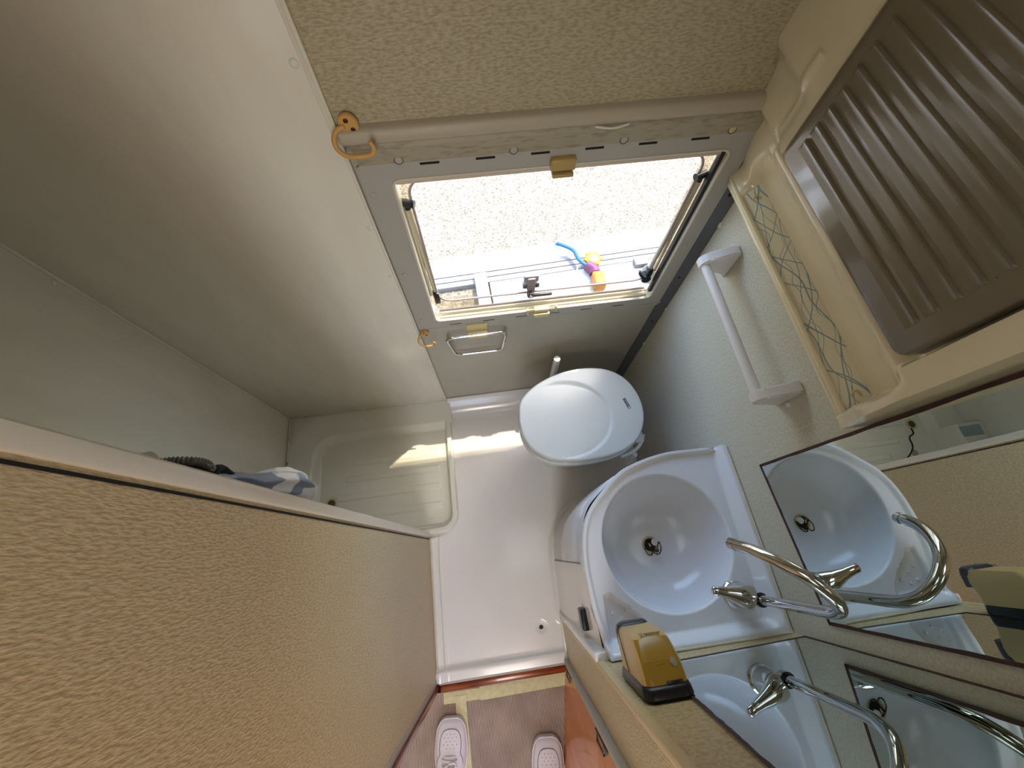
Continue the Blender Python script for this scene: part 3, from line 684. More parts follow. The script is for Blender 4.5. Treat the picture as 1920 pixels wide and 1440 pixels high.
# ---------------------------------------------------------------- towel rail
tr = thing('towel_rail', 'white plastic towel rail on the right wall below the cabinet', 'towel rail', (XR, .38, 1.0))
def bracket(yc, flip):
    bm = BM()
    # side outline in XZ, extruded along Y
    pts = [(XR, 1.040), (XR - .012, 1.043), (.536, 1.026), (.522, 1.020), (.515, 1.008), (.517, .996), (.527, .990), (.545, .990), (XR - .018, .975), (XR, .950)]
    P2 = [Vector((x, yc - .012, z)) for x, z in pts]
    extrude_poly(bm, P2, (0, .024, 0))
    bmesh.ops.bevel(bm, geom=[e for e in bm.edges], offset=.003, segments=2, affect='EDGES')
    return bm
for yc in (.554, .218): obj('bracket', bracket(yc, 0), M_RAILW, tr, angle=40)
bm = BM(); cyl(bm, (.530, .228, 1.005), (.530, .545, 1.005), .0105, seg=20); obj('bar', bm, M_RAILW, tr)
bm = BM(); dome(bm, (XR, .200, .985), (-1, 0, 0), .006, .004, 14); obj('screw_cap', bm, M_RAILW, tr)

# ---------------------------------------------------------------- mirrors
def mirror(name, pts, nrm, label, edges, loc):
    t = thing(name, label, 'mirror', loc); n = Vector(nrm)
    bm = BM(); extrude_poly(bm, pts, n * .003); obj('glass', bm, M_MIRROR, t, smooth=False)
    for a, b in edges:
        bm = BM(); a = Vector(a); b = Vector(b); d = (b - a).normalized(); s = n.cross(d).normalized(); k = 60
        R = []
        for i in range(k):
            u = i / (k - 1); p = a.lerp(b, u); wd = .0048 + .0016 * noise.noise(Vector((u * 23, p.x * 5, p.z * 7))) + .0016 * noise.noise(Vector((u * 5, 2, 1)))
            c_ = Vector(loc) ; inn = s if (sum((Vector(q) for q in pts), Vector()) / len(pts) - p).dot(s) > 0 else -s
            R.append([p + n * .0028 - inn * .0012, p + n * .0036 - inn * .0012, p + n * .0036 + inn * wd, p + n * .0028 + inn * wd])
        ring_strip(bm, R, True, True, True); obj('dark_edge', bm, M_MEDGE, t, smooth=False)
    return t
mirror('wall_mirror', [(XR - .0005, .108, .829), (XR - .0005, -.209, .862 - .004), (XR - .0005, -.209, ZC - .05), (XR - .0005, .108, ZC - .05)], (-1, 0, 0),
       'frameless mirror on the right wall beside the wall cabinet', [((XR - .0005, .108, .829), (XR - .0005, -.209, .858)), ((XR - .0005, .108, .829), (XR - .0005, .108, ZC - .05)), ((XR - .0005, -.209, .858), (XR - .0005, -.209, ZC - .05))], (XR, -.05, .83))
mirror('wall_mirror', [(.592, YN + .0005, .775), (.262, YN + .0005, .797), (.242, YN + .0005, 1.22), (.222, YN + .0005, 1.75), (.592, YN + .0005, 1.75)], (0, 1, 0),
       'frameless mirror on the near wall behind the soap dispenser', [((.592, YN + .0005, .775), (.262, YN + .0005, .797)), ((.262, YN + .0005, .797), (.242, YN + .0005, 1.22)), ((.242, YN + .0005, 1.22), (.222, YN + .0005, 1.75)), ((.592, YN + .0005, .775), (.592, YN + .0005, 1.75))], (.42, YN, .78))

# ---------------------------------------------------------------- vanity pedestal
van = thing('vanity_pedestal', 'white curved moulded pedestal carrying the corner washbasin', 'vanity unit', (.36, -.05, 0))
top = [(.186, -.243), (.182, -.15), (.179, -.04), (.192, .03), (.214, .078), (.252, .112), (.305, .148), (.36, .172), (.43, .184), (.598, .184)]
def dens(pl, n=6):
    return [ (p.x, p.y) for p in smooth_path([Vector((a, b, 0)) for a, b in pl], n)]
pb = dens([(p[0] , max(p[1], -.2445)) for p in ped[:-1]] + [(.598, .182)]); pt = dens(top)
bm = BM(); rings = []
for z, f in ((.0, -.006), (.006, 0), (.012, .0), (.25, .25), (.5, .62), (.66, .9), (.668, 1.0)):
    ff = max(0, f); rings.append([Vector((a[0] + (b[0] - a[0]) * ff, a[1] + (b[1] - a[1]) * ff, z)) for a, b in zip(pb, pt)])
ring_strip(bm, rings, False)
obj('shell', bm, M_GRP, van, angle=50)
bm = BM(); rings = []
i0 = next(i for i, p in enumerate(pb) if p[1] > -.045); idx = list(range(i0, i0 + 27))
for z in (.055, .060, .35, .640, .645):
    f = lerp_tab([(0, 0), (.25, .25), (.5, .62), (.66, .9)], z); inset = 0 if z in (.055, .645) else 1
    r = []
    for i in idx:
        a, b = pb[i], pt[i]; x = a[0] + (b[0] - a[0]) * f; y = a[1] + (b[1] - a[1]) * f
        i2 = min(i + 1, len(pb) - 1); tx, ty = pb[i2][0] - pb[i - 1][0], pb[i2][1] - pb[i - 1][1]; l = math.hypot(tx, ty)
        e = .0035 * inset; r.append(Vector((x - ty / l * e, y + tx / l * e, z)))
    rings.append(r)
ring_strip(bm, rings, False); hat = obj('curved_hatch', bm, M_HATCH, van, angle=60, label='pearl grey curved hatch')
bm = BM(); tube(bm, [(.1715, -.047, .05), (.1735, -.047, .35), (.176, -.047, .64)], .0022, 6); obj('hatch_gap_shade', bm, M_BLACK, hat)  # black tube draws the shade in the gap beside the hatch
# flange against the near wall
bm = BM(); box(bm, (.160, YN - .0015, .0), (.190, YN + .018, .70), bev=.004, seg=3); obj('corner_flange', bm, M_GRP, van)
bm = BM(); box(bm, (.158, YD + .01, .0), (.168, YN, .028), bev=.003); obj('foot_flange', bm, M_GRP, van)
bm = BM(); R_ = Matrix.Rotation(math.radians(0), 3, 'X'); box(bm, (.164, -.208, .512), (.182, -.158, .560), bev=.004, seg=3); obj('latch', bm, M_BLACK, van, label='black plastic push latch')
bm = BM(); dome(bm, (.172, -.235, .40), (-1, 0, 0), .004, .002); obj('screw_cap', bm, M_CAP, van)

# ---------------------------------------------------------------- washbasin
sink = thing('washbasin', 'white corner washbasin with a round bowl and moulded soap dish', 'washbasin', (.38, -.03, .66))
out = [(.598, .186), (.574, .187), (.516, .189), (.444, .19), (.368, .177), (.305, .154), (.246, .108), (.207, .068), (.184, .021), (.173, -.038), (.172, -.095), (.175, -.15), (.182, -.193), (.188, -.2435), (.30, -.2435), (.45, -.2435), (.598, -.2435), (.598, -.1), (.598, .05)]
out = [(p.x, p.y) for p in smooth_path([Vector((a, b, 0)) for a, b in out[:14]], 5)] + out[14:]
BC = (.388, -.022); BR = .1575
recess = [(.207, -.119), (.229, -.119), (.243, -.139), (.262, -.152), (.275, -.166), (.289, -.184), (.300, -.205), (.300, -.216), (.202, -.216), (.203, -.16)]
def ray_out(a):
    dx, dy = math.cos(a), math.sin(a); best = 1e9
    for i in range(len(out)):
        x1, y1 = out[i]; x2, y2 = out[(i + 1) % len(out)]
        ex, ey = x2 - x1, y2 - y1; det = dx * (-ey) + ex * dy
        if abs(det) < 1e-12: continue
        rx, ry = x1 - BC[0], y1 - BC[1]
        t_ = (rx * (-ey) + ex * ry) / det; s_ = (dx * ry - dy * rx) / det
        if t_ > 0 and -1e-6 <= s_ <= 1 + 1e-6: best = min(best, t_)
    return best
def deck_z(x, y):
    z = .694
    z += .030 * sstep(.565, .590, x) + .030 * sstep(-.212, -.236, y) * (1 - sstep(.56, .585, x) * 0)
    z = min(z, .726)
    so = -sd_poly(x, y, out)
    free = min(so, 1)
    if x < .57 and y > -.225:
        z += .010 * (1 - sstep(.008, .017, so))      # raised rim along the free front edge
    sr = sd_poly(x, y, recess)
    z -= .012 * (1 - sstep(-.006, .001, sr))
    # little spouts of the soap dish towards the bowl
    return z
bm = BM(); NA = 300; rings = []
angs = [2 * PI * k / NA for k in range(NA)]
RO = [ray_out(a) for a in angs]
# skirt
for dz, ins in ((.655, .004), (.690, .001), (.700, .0008)):
    rings.append([Vector((BC[0] + math.cos(a) * (r - ins), BC[1] + math.sin(a) * (r - ins), dz)) for a, r in zip(angs, RO)])
ND = 34
for k in range(ND + 1):
    t_ = 1 - k / ND
    ring = []
    for a, ro in zip(angs, RO):
        r = BR + .004 + (ro - .002 - BR - .004) * t_
        x, y = BC[0] + math.cos(a) * r, BC[1] + math.sin(a) * r
        ring.append(Vector((x, y, deck_z(x, y))))
    rings.append(ring)
# bowl
depth = .108
for k in range(1, 27):
    t_ = k / 26; u = t_
    r = BR * math.cos(u * PI / 2) ** .62 if u < 1 else 0
    r = max(r, .021)
    z = .694 - .002 - depth * (math.sin(u * PI / 2) ** 1.25)
    cx = BC[0] + (-.008) * t_; cy = BC[1] + (-.008) * t_
    if k == 1: r = BR + .0005; z = .6915
    rings.append([Vector((cx + math.cos(a) * r, cy + math.sin(a) * r, z)) for a in angs])
ring_strip(bm, rings, True)
obj('basin', bm, M_SINK, sink, angle=55)
for (x, y) in ((.222, -.160), (.240, -.172), (.249, -.156), (.226, -.190), (.246, -.196), (.266, -.186)):
    bm = BM(); dome(bm, (x, y, .682), (0, 0, 1), .0042, .0035, 12); obj('soap_dish_stud', bm, M_SINK, sink)
bm = BM(); lathe(bm, (.380, -.030, .583), [(.0225, .0005), (.0215, .0035), (.017, .003), (.0155, -.004)], seg=32, cap=False); wd = obj('waste_ring', bm, M_CLIP, sink)
bm = BM(); lathe(bm, (.380, -.030, .578), [(.016, 0), (.016, .001)], seg=24); obj('waste_hole', bm, M_BLACK, wd)
bm = BM(); tube(bm, [(.190, -.2405, .700), (.30, -.2415, .722), (.45, -.2425, .726), (.590, -.242, .727), (.5955, -.235, .727), (.5965, -.05, .727), (.5965, .17, .722)], .0028, 8, sub=3); obj('sealant_bead', bm, M_CAULK, sink)
# plug and ball chain lying in the waste
pc = thing('plug_and_chain', 'white plug with a dark ball chain curled in the basin waste', 'plug', (.38, -.03, .588))
bm = BM(); lathe(bm, (.389, -.026, .588), [(.0075, 0), (.0095, .005), (.009, .007), (0, .0075)], axis=(.3, .2, 1), seg=20); tube(bm, [(.375, -.026, .592), (.377, -.034, .594)], .0015, 6); obj('plug', bm, M_CAP, pc)
bm = BM()
def chain(pts):
    P_ = smooth_path(pts, 10); acc = 0
    last = None
    for p in P_:
        if last is None or (p - last).length > .0034:
            r_ = bmesh.ops.create_icosphere(bm, subdivisions=1, radius=.0021); 
            for v in r_['verts']: v.co += p
            last = p
chain([(.366, -.026, .592), (.361, -.038, .595), (.364, -.052, .597), (.373, -.054, .597), (.378, -.046, .596), (.374, -.034, .593), (.366, -.026, .591), (.374, -.018, .589), (.388, -.017, .590)])
chain([(.378, -.030, .592), (.380, -.045, .596), (.386, -.054, .599), (.396, -.052, .599), (.403, -.038, .597), (.402, -.026, .593), (.396, -.034, .595), (.390, -.046, .598), (.383, -.040, .596)])
chain([(.381, -.044, .598), (.389, -.050, .600), (.394, -.044, .600)])
obj('ball_chain', bm, mat('dark_chain', rgb(48, 42, 36), rough=.3, metal=.8), pc)

# ---------------------------------------------------------------- mixer tap
tap = thing('mixer_tap', 'chrome mixer tap with a lever and a swan-neck spout on the basin', 'tap', (.512, -.158, .694))
bm = BM(); lathe(bm, (.512, -.158, .694), [(.030, 0), (.030, .005), (.026, .008), (.0245, .012), (.025, .030), (.0255, .046), (.023, .052), (.012, .055), (0, .056)], seg=32); obj('tap_body', bm, M_CHROME, tap)
# lever
bm = BM(); rings = []
Lp = [((.528, -.162, .748), .020, .011), ((.520, -.160, .752), .026, .017), ((.504, -.156, .759), .025, .018), ((.484, -.150, .764), .0185, .0135), ((.462, -.143, .768), .0125, .0085), ((.442, -.137, .772), .0100, .006), ((.430, -.1335, .775), .0098, .0055), ((.427, -.1325, .775), .006, .004)]
for c_, a_, b_ in Lp:
    c_ = Vector(c_); t_ = Vector((-1, .3, .12)).normalized(); s_ = t_.cross(Vector((0, 0, 1))).normalized(); u_ = s_.cross(t_)
    rings.append([c_ + s_ * math.cos(2 * PI * k / 20) * a_ + u_ * math.sin(2 * PI * k / 20) * b_ for k in range(20)])
ring_strip(bm, rings, True, True, True); obj('lever', bm, M_CHROME, tap, angle=60)
# swivel socket + spout
bm = BM(); cyl(bm, (.515, -.159, .728), (.536, -.168, .745), .014, .013, seg=20); lathe(bm, (.536, -.168, .738), [(.013, 0), (.0155, .004), (.0155, .014), (.0135, .018)], seg=24); obj('swivel_socket', bm, M_CHROME, tap)
bm = BM(); lathe(bm, (.536, -.168, .757), [(.0148, 0), (.0148, .003)], seg=24); obj('socket_ring', bm, M_BLACK, tap)
bm = BM()
sp = [(.536, -.168, .750), (.536, -.168, .82), (.536, -.168, .90), (.536, -.168, .945), (.534, -.166, .978), (.524, -.155, 1.008), (.504, -.132, 1.026), (.480, -.104, 1.025), (.457, -.078, 1.005), (.439, -.057, .973), (.429, -.045, .942), (.4245, -.040, .924)]
tube(bm, sp, .0105, 20, sub=8, caps=True); spo = obj('spout', bm, M_CHROME, tap, angle=60)
bm = BM(); d = (Vector(sp[-1]) - Vector(sp[-2])).normalized(); cyl(bm, Vector(sp[-1]) - d * .012, Vector(sp[-1]) + d * .002, .0112, seg=20); obj('aerator', bm, M_CHROME, spo)

# ---------------------------------------------------------------- soap dispenser
disp = thing('soap_dispenser', 'beige soap dispenser with a gold-brown top and black base on the near wall', 'dispenser', (.232, YN, .90))
def rr_sec(x0, x1, z0, z1, r, y, ytop=None):
    return [Vector((u, y + ((ytop - y) * max(0, (v - z0) / (z1 - z0)) if ytop is not None else 0), v)) for u, v in rrect(x0, x1, z0, z1, r, 6)]
bm = BM()
ring_strip(bm, [rr_sec(.186, .260, .836, .986, .016, YN + .0005), rr_sec(.182, .264, .832, .990, .018, YN + .006), rr_sec(.183, .263, .832, .987, .018, YN + .016), rr_sec(.1855, .2615, .833, .981, .017, YN + .022)], True, True, True)
base_o = obj('base', bm, M_BLACK, disp, angle=50)
bm = BM(); box(bm, (.222, YN + .018, .973), (.250, YN + .026, .9825), bev=.002); obj('release_tab', bm, M_BLACK, base_o)
bm = BM()
secs = [(.1865, .2610, .834, .9795, .014, YN + .0215), (.187, .261, .833, .976, .014, YN + .032), (.188, .2605, .829, .968, .014, YN + .048), (.190, .259, .824, .957, .014, YN + .062), (.192, .2575, .822, .946, .015, YN + .074), (.1945, .2555, .822, .938, .016, YN + .080), (.199, .254, .826, .930, .017, YN + .085)]
ring_strip(bm, [rr_sec(*s_[:5], s_[5]) for s_ in secs], True, True, True)
body = obj('body', bm, M_DISP, disp, angle=40)
# gold top panel
bm = BM()
def topq(yi):
    x0 = lerp_tab([(s_[5], s_[0]) for s_ in secs], yi); x1 = lerp_tab([(s_[5], s_[1]) for s_ in secs], yi); z = lerp_tab([(s_[5], s_[3]) for s_ in secs], yi); return x0, x1, z
R0 = []; 
def drop(d, rad=.0145):
    return 0 if d >= rad else rad - math.sqrt(max(0, rad * rad - (rad - d) ** 2))
def on_top(u, yi, h=.0021):
    x0, x1, z = topq(yi); dd = min(u, 1 - u) * (x1 - x0); return Vector((x0 + (x1 - x0) * u, yi, z - drop(dd) + h))
for yi in rng(YN + .0222, YN + .0775, 12):
    f_ = (yi - YN - .0222) / .055
    row = []
    for u in rng(.035, .965, 21):
        p = on_top(u, yi, .0019 if .04 < u < .96 else -.001); p.y += .004 * (1 - (2 * u - 1) ** 2) * f_; p.z -= .0035 * (1 - (2 * u - 1) ** 2) * f_ * .6
        row.append(p)
    R0.append(row)
ring_strip(bm, R0, False); topo = obj('top_panel', bm, M_DISPT, disp, angle=60, label='gold-brown top panel')
# faded print on the top: two fine lines of text and a leaf-shaped badge
bm = BM()
for j, (yy, u0, u1, hh) in enumerate(((YN + .0560, .10, .66, .0011), (YN + .0525, .30, .60, .0008))):
    u = u0
    while u < u1:
        a_ = on_top(u, yy - .006); wdt = random.choice((.010, .014, .018)); b_ = on_top(u + wdt, yy - .006)
        tube(bm, [a_, (a_ + b_) / 2 + Vector((0, random.uniform(-hh, hh), 0)), b_ + Vector((0, random.uniform(-hh, hh), 0))], .00022, 4); u += wdt + .008
obj('small_print', bm, M_INK, topo)
bm = BM(); lc = on_top(.78, YN + .048, .0034); pts = []
for k in range(22):
    a = 2 * PI * k / 22; rr_ = .0072 if k % 2 == 0 else .0052
    if k in (0, 11): rr_ = .0075
    p = on_top(.78 + math.cos(a) * rr_ / .08 * .85, YN + .048 + math.sin(a) * rr_ * 1.05, .0032); pts.append(p)
ctr = bm.verts.new(lc); vsn = [bm.verts.new(p) for p in pts]
for i in range(22): bm.faces.new((ctr, vsn[i], vsn[(i + 1) % 22]))
obj('leaf_badge', bm, M_LABEL, topo, smooth=False)
# script lettering on the front slope
def on_front(u, v):
    # between y+.088 top z .936 and y+.094 low
    x0, x1 = .1955, .257; return Vector((x0 + (x1 - x0) * u, YN + .0870 - .0075 * v, .9285 + .0135 * v))
bm = BM()
def stroke(pl): tube(bm, [on_front(u, v) for u, v in pl], .0004, 5, sub=3)
stroke([(.18, 1.0), (.24, .6), (.27, .1)]); stroke([(.34, .95), (.25, .55), (.19, .15)])
u = .34
for k in range(6):
    stroke([(u, .3), (u + .02, .62), (u + .045, .64), (u + .06, .3)]); u += .075
stroke([(.30, .3), (.8, .34)])
obj('script_lettering', bm, M_INK, body)
# side groove and black nozzle cap
bm = BM(); tube(bm, [(.1853, YN + .024, .895), (.1868, YN + .045, .878), (.1895, YN + .07, .855), (.194, YN + .088, .838)], .0008, 6, sub=4); obj('side_groove', bm, M_INK, body)
bm = BM()
ring_strip(bm, [rr_sec(.191, .257, .812, .848, .014, YN + .052), rr_sec(.191, .257, .811, .848, .015, YN + .076), rr_sec(.194, .255, .813, .845, .014, YN + .086), rr_sec(.201, .250, .817, .840, .010, YN + .090)], True, True, True)
obj('nozzle_cap', bm, mat('slate_plastic', rgb(62, 62, 68), rough=.35), disp, angle=50)

# ---------------------------------------------------------------- toilet
wc = thing('toilet', 'white cassette toilet with a closed lid in the corner below the window', 'toilet', (.32, .40, 0))
LID = [(.084, .389), (.098, .455), (.149, .503), (.23, .537), (.323, .549), (.405, .535), (.462, .495), (.492, .435), (.497, .370), (.478, .312), (.440, .270), (.385, .246), (.31, .236), (.243, .238), (.17, .253), (.118, .287), (.091, .335)]
lidp = [(p.x, p.y) for p in smooth_path([Vector((a, b, 0)) for a, b in LID + LID[:1]], 6)][:-1]
LCx, LCy = .29, .39
def sc_ring(s, z, dx=0, dy=0, sx=None, sy=None):
    return [Vector((LCx + dx + (x - LCx) * (sx or s), LCy + dy + (y - LCy) * (sy or s), z)) for x, y in lidp]
bm = BM()
ring_strip(bm, [sc_ring(.70, -.002, .03, .02), sc_ring(.70, .03, .03, .02), sc_ring(.64, .10, .04, .02), sc_ring(.66, .22, .03, .015), sc_ring(.78, .33, .015, .005), sc_ring(.90, .39, .005, -.002), sc_ring(.965, .42, -.003, -.006), sc_ring(.985, .446, -.004, -.008), sc_ring(.97, .452, -.004, -.008), sc_ring(.9, .452, 0, 0)], True, True, True)
obj('bowl', bm, M_TOILET, wc, angle=50)
bm = BM(); box(bm, (.36, .31, .0), (.47, .50, .36), bev=.03, seg=4); obj('rear_housing', bm, M_TOILET, wc)
bm = BM()
ring_strip(bm, [sc_ring(.99, .455, -.003, -.006), sc_ring(1.0, .459, -.003, -.006), sc_ring(1.0, .470, -.003, -.006), sc_ring(.985, .474, -.003, -.006), sc_ring(.9, .474, -.003, -.006)], True, True, True)
obj('seat', bm, M_TOILET, wc, angle=50)
oval = (.228, .376, .160, .130)
def lid_h(x, y):
    e = math.sqrt(((x - oval[0]) / oval[2]) ** 2 + ((y - oval[1]) / oval[3]) ** 2)
    right = sstep(.17, .30, x)
    step = -.0050 * (1 - sstep(.945, 1.0, e)) - .003 * math.exp(-((e - .975) / .03) ** 2)
    return .5005 + .004 * (1 - ((x - LCx) / .25) ** 2 - ((y - LCy) / .25) ** 2) + step * right
bm = BM(); rings = [sc_ring(.99, .477), sc_ring(1.0, .480), sc_ring(1.0, .493)]
for s in (.992,) + tuple(1 - .02 * k for k in range(1, 50)):
    r = sc_ring(s, 0)
    for p in r: p.z = lid_h(p.x, p.y) - (.0025 if s == .992 else 0)
    rings.append(r)
ring_strip(bm, rings, True, True, True)
lid = obj('lid', bm, M_TOILET, wc, angle=60)
# name plate near the hinge
a0 = math.radians(-73); u_ = Vector((math.cos(a0), math.sin(a0), 0)); v_ = Vector((-u_.y, u_.x, 0)); c0 = Vector((.4465, .4015, .5035))
bm = BM(); outl = rrect(-.019, .019, -.0048, .0048, .0015, 3)
extrude_poly(bm, [c0 + u_ * a + v_ * b + Vector((0, 0, -.001)) for a, b in outl], (0, 0, .002)); plate = obj('name_plate', bm, M_ICE, lid, smooth=False)
try:
    cu = bpy.data.curves.new('name_plate_lettering', 'FONT'); cu.body = 'THETFORD'; cu.size = .0052; cu.extrude = .0002; cu.align_x = 'CENTER'; cu.align_y = 'CENTER'
    tmp = bpy.data.objects.new('tmp', cu); col.objects.link(tmp); bpy.context.view_layer.update()
    me = bpy.data.meshes.new_from_object(tmp.evaluated_get(bpy.context.evaluated_depsgraph_get()))
    bpy.data.objects.remove(tmp); bm = BM(); bm.from_mesh(me); bpy.data.meshes.remove(me)
    for v in bm.verts: v.co = c0 + u_ * (v.co.x - .003) + v_ * v.co.y + Vector((0, 0, .0011 + v.co.z))
    obj('plate_lettering', bm, M_LOGO, plate, smooth=False)
except Exception as ex: print('text', ex)
bm = BM(); extrude_poly(bm, [c0 + u_ * (.0152 + .003 * math.cos(a)) + v_ * .0038 * math.sin(a) + Vector((0, 0, .0008)) for a in rng(0, 2 * PI, 17)[:-1]], (0, 0, .0004)); obj('plate_emblem', bm, M_LOGO, plate, smooth=False)
# hinge hardware at the wall side
bm = BM(); box(bm, (.455, .275, .43), (.485, .310, .472), bev=.006, seg=3); tube(bm, [(.40, .240, .455), (.44, .250, .458), (.472, .272, .460), (.488, .300, .462)], .006, 10, sub=4); hg = obj('hinge_cover', bm, M_TOILET, wc)
bm = BM(); tube(bm, [(.425, .249, .452), (.445, .252, .446), (.462, .262, .452)], .005, 8, sub=3); tube(bm, [(.45, .247, .457), (.47, .262, .45)], .0025, 6); obj('grey_hinge_fitting', bm, M_BRKT, hg)  # grey part of the seat hinge mechanism
bm = BM(); tube(bm, [(.466, .25, .40), (.478, .235, .25), (.49, .23, .03)], .008, 10, sub=4); obj('flush_pipe', bm, M_RAILW, wc)
# vertical stub pipe behind the toilet
bm = BM(); lathe(bm, (.254, .612, .012), [(.0125, 0), (.0125, .450), (.0115, .455), (0, .456)], seg=20); tag(obj('vent_pipe', bm, M_RAILW, org=(.254, .612, .02)), 'short white upright pipe behind the toilet lid', 'pipe')

# ---------------------------------------------------------------- towel ring on the far wall
rg = thing('towel_ring', 'chrome towel ring hanging from a cream clip under the window', 'towel ring', (-.012, YW, .64))
bm = BM(); box(bm, (-.047, YW - .012, .628), (.020, YW, .668), bev=.003); box(bm, (-.047, YW - .034, .618), (.020, YW - .004, .636), bev=.005, seg=3); obj('clip', bm, M_CLIP, rg)
bm = BM(); pts = []
tl, trr, brr, bl = Vector((-.117, 0, .632)), Vector((.078, 0, .632)), Vector((.062, 0, .498)), Vector((-.098, 0, .498))
cs = [tl, trr, brr, bl]
for i in range(4):
    p = cs[i]; a = (cs[i - 1] - p).normalized(); b = (cs[(i + 1) % 4] - p).normalized(); r_ = .026
    for k in range(7):
        t_ = k / 6; q = p + a * r_ * (1 - t_) ** 2 + b * r_ * t_ ** 2; q = q + (p - p) ; pts.append(Vector((q.x, YW - .028 + (.632 - q.z) * .06, q.z)))
tube(bm, pts, .0052, 12, closed=True); obj('ring', bm, M_CHROME, rg)

# ---------------------------------------------------------------- coat hooks
def hook(x, z, s, label):
    t = thing('coat_hook', label, 'hook', (x, YW - .006, z), 'tan plastic coat hooks on the window wall')
    bm = BM(); ol = [Vector((x + s * .0155 * math.cos(a) , YW - .014, z + s * .0175 * math.sin(a))) for a in rng(0, 2 * PI, 25)[:-1]]
    extrude_poly(bm, ol, (0, .0075, 0)); bmesh.ops.bevel(bm, geom=list(bm.edges), offset=.0015 * s, segments=2, affect='EDGES'); pl = obj('plate', bm, M_TAN, t, angle=40)
    for dx, dz in ((-.002, .007), (.005, -.008)):
        bm = BM(); dome(bm, (x + s * dx, YW - .0142, z + s * dz), (0, -1, 0), .0038 * s, .0012, 14); obj('screw', bm, mat('dark_screw', rgb(60, 40, 26), rough=.4, metal=.5) if 'dark_screw' not in MATS else MATS['dark_screw'], pl)
    bm = BM(); pp = [(-.008, -.014, -.002), (-.019, -.018, -.004), (-.027, -.026, -.012), (-.026, -.034, -.024), (-.014, -.040, -.033), (.004, -.042, -.0345), (.022, -.042, -.034), (.031, -.041, -.029), (.033, -.040, -.019), (.029, -.040, -.012)]
    tube(bm, [(x + s * a, YW + b, z + s * c_) for a, b, c_ in pp], lambda q: .0042 * s if q < .85 else .0042 * s * (1 - (q - .85) * 3), 12, sub=5); obj('hook_arm', bm, M_TAN, t, angle=60)
hook(-.172, 1.316, 1.0, 'tan plastic coat hook above the top left corner of the window frame')
hook(-.178, .650, .82, 'small tan plastic coat hook below the bottom left corner of the window frame')

# ---------------------------------------------------------------- shower fittings and cloth behind the partition
sh = thing('shower_set', 'dark shower hose and grey hand shower hanging behind the partition edge', 'shower', (-.40, .106, 1.25))
bm = BM(); box(bm, (-.425, .106, 1.30), (-.375, .120, 1.38), bev=.004); tube(bm, [(-.40, .118, 1.345), (-.392, .142, 1.322), (-.384, .1535, 1.300)], .010, 14, sub=5, flat=.6); obj('hand_shower', bm, M_GREY, sh)
bm = BM(); hp = smooth_path([(-.398, .130, 1.30), (-.388, .146, 1.292), (-.376, .1515, 1.282), (-.362, .1525, 1.268), (-.356, .151, 1.252), (-.359, .145, 1.236), (-.362, .136, 1.21), (-.36, .130, 1.10), (-.37, .122, .95)], 24)
acc = 0
tube(bm, hp, lambda q: .0048 + .0008 * math.sin(q * 8 * 24 * 1.3), 12); obj('hose', bm, M_HOSE, sh)
bm = BM(); box(bm, (-.44, .106, .90), (-.36, .128, .97), bev=.01, seg=3); obj('mixer_body', bm, M_CHROME, sh)
def blob(bm, c, r, amp=.25, fr=30, sub=4, seed=0):
    rr_ = bmesh.ops.create_icosphere(bm, subdivisions=sub, radius=1)
    for v in rr_['verts']:
        d = v.co.normalized(); k = 1 + amp * noise.noise(d * 2.2 + Vector((seed, 0, 0))) + amp * .5 * noise.noise(d * 5 + Vector((0, seed, 0)))
        v.co = Vector(c) + Vector((d.x * r[0] * k, d.y * r[1] * k, d.z * r[2] * k))
bm = BM()
rings = []
path = [(-.368, .137, 1.215), (-.372, .146, 1.185), (-.371, .149, 1.158), (-.370, .148, 1.130), (-.366, .157, 1.095), (-.363, .164, 1.060), (-.362, .167, 1.030), (-.364, .165, 1.000), (-.367, .158, .975), (-.372, .150, .955)]
for i, c_ in enumerate(path):
    c_ = Vector(c_); f_ = i / (len(path) - 1); ra = .014 + .026 * sstep(0, .7, f_) ; rb = .009 + .016 * sstep(0, .8, f_)
    ra *= 1 - .55 * sstep(.8, 1, f_); rb *= 1 - .55 * sstep(.8, 1, f_)
    rings.append([c_ + Vector((math.cos(2 * PI * k / 36) * rb * (1 + .25 * math.sin(5 * 2 * PI * k / 36 + i * .4)), math.sin(2 * PI * k / 36) * rb * .8 * (1 + .2 * math.cos(4 * 2 * PI * k / 36 + i)), math.sin(2 * PI * k / 36) * ra * .5)) for k in range(36)])
rs = []
for a, b in zip(rings, rings[1:]):
    for q in range(4): rs.append([p.lerp(s_, q / 4) for p, s_ in zip(a, b)])
rs.append(rings[-1]); ring_strip(bm, rs, True, True, True)
cl = thing('checked_cloth', 'bundled checked cloth bag in white, lilac and navy behind the partition edge', 'cloth', (-.37, .108, 1.2))
obj('cloth_body', bm, M_CHECK, cl, angle=80)
bm = BM(); tube(bm, [(-.362, .128, 1.245), (-.358, .147, 1.235), (-.366, .155, 1.215), (-.374, .153, 1.180), (-.376, .156, 1.15)], .0075, 10, sub=5, flat=.6); obj('black_trim', bm, M_BLKC, cl)
bm = BM(); tube(bm, [(-.395, .135, 1.272), (-.375, .144, 1.262), (-.362, .145, 1.250), (-.360, .143, 1.232)], .009, 12, sub=4, flat=.7); obj('maroon_strap', bm, M_MAROON, cl)

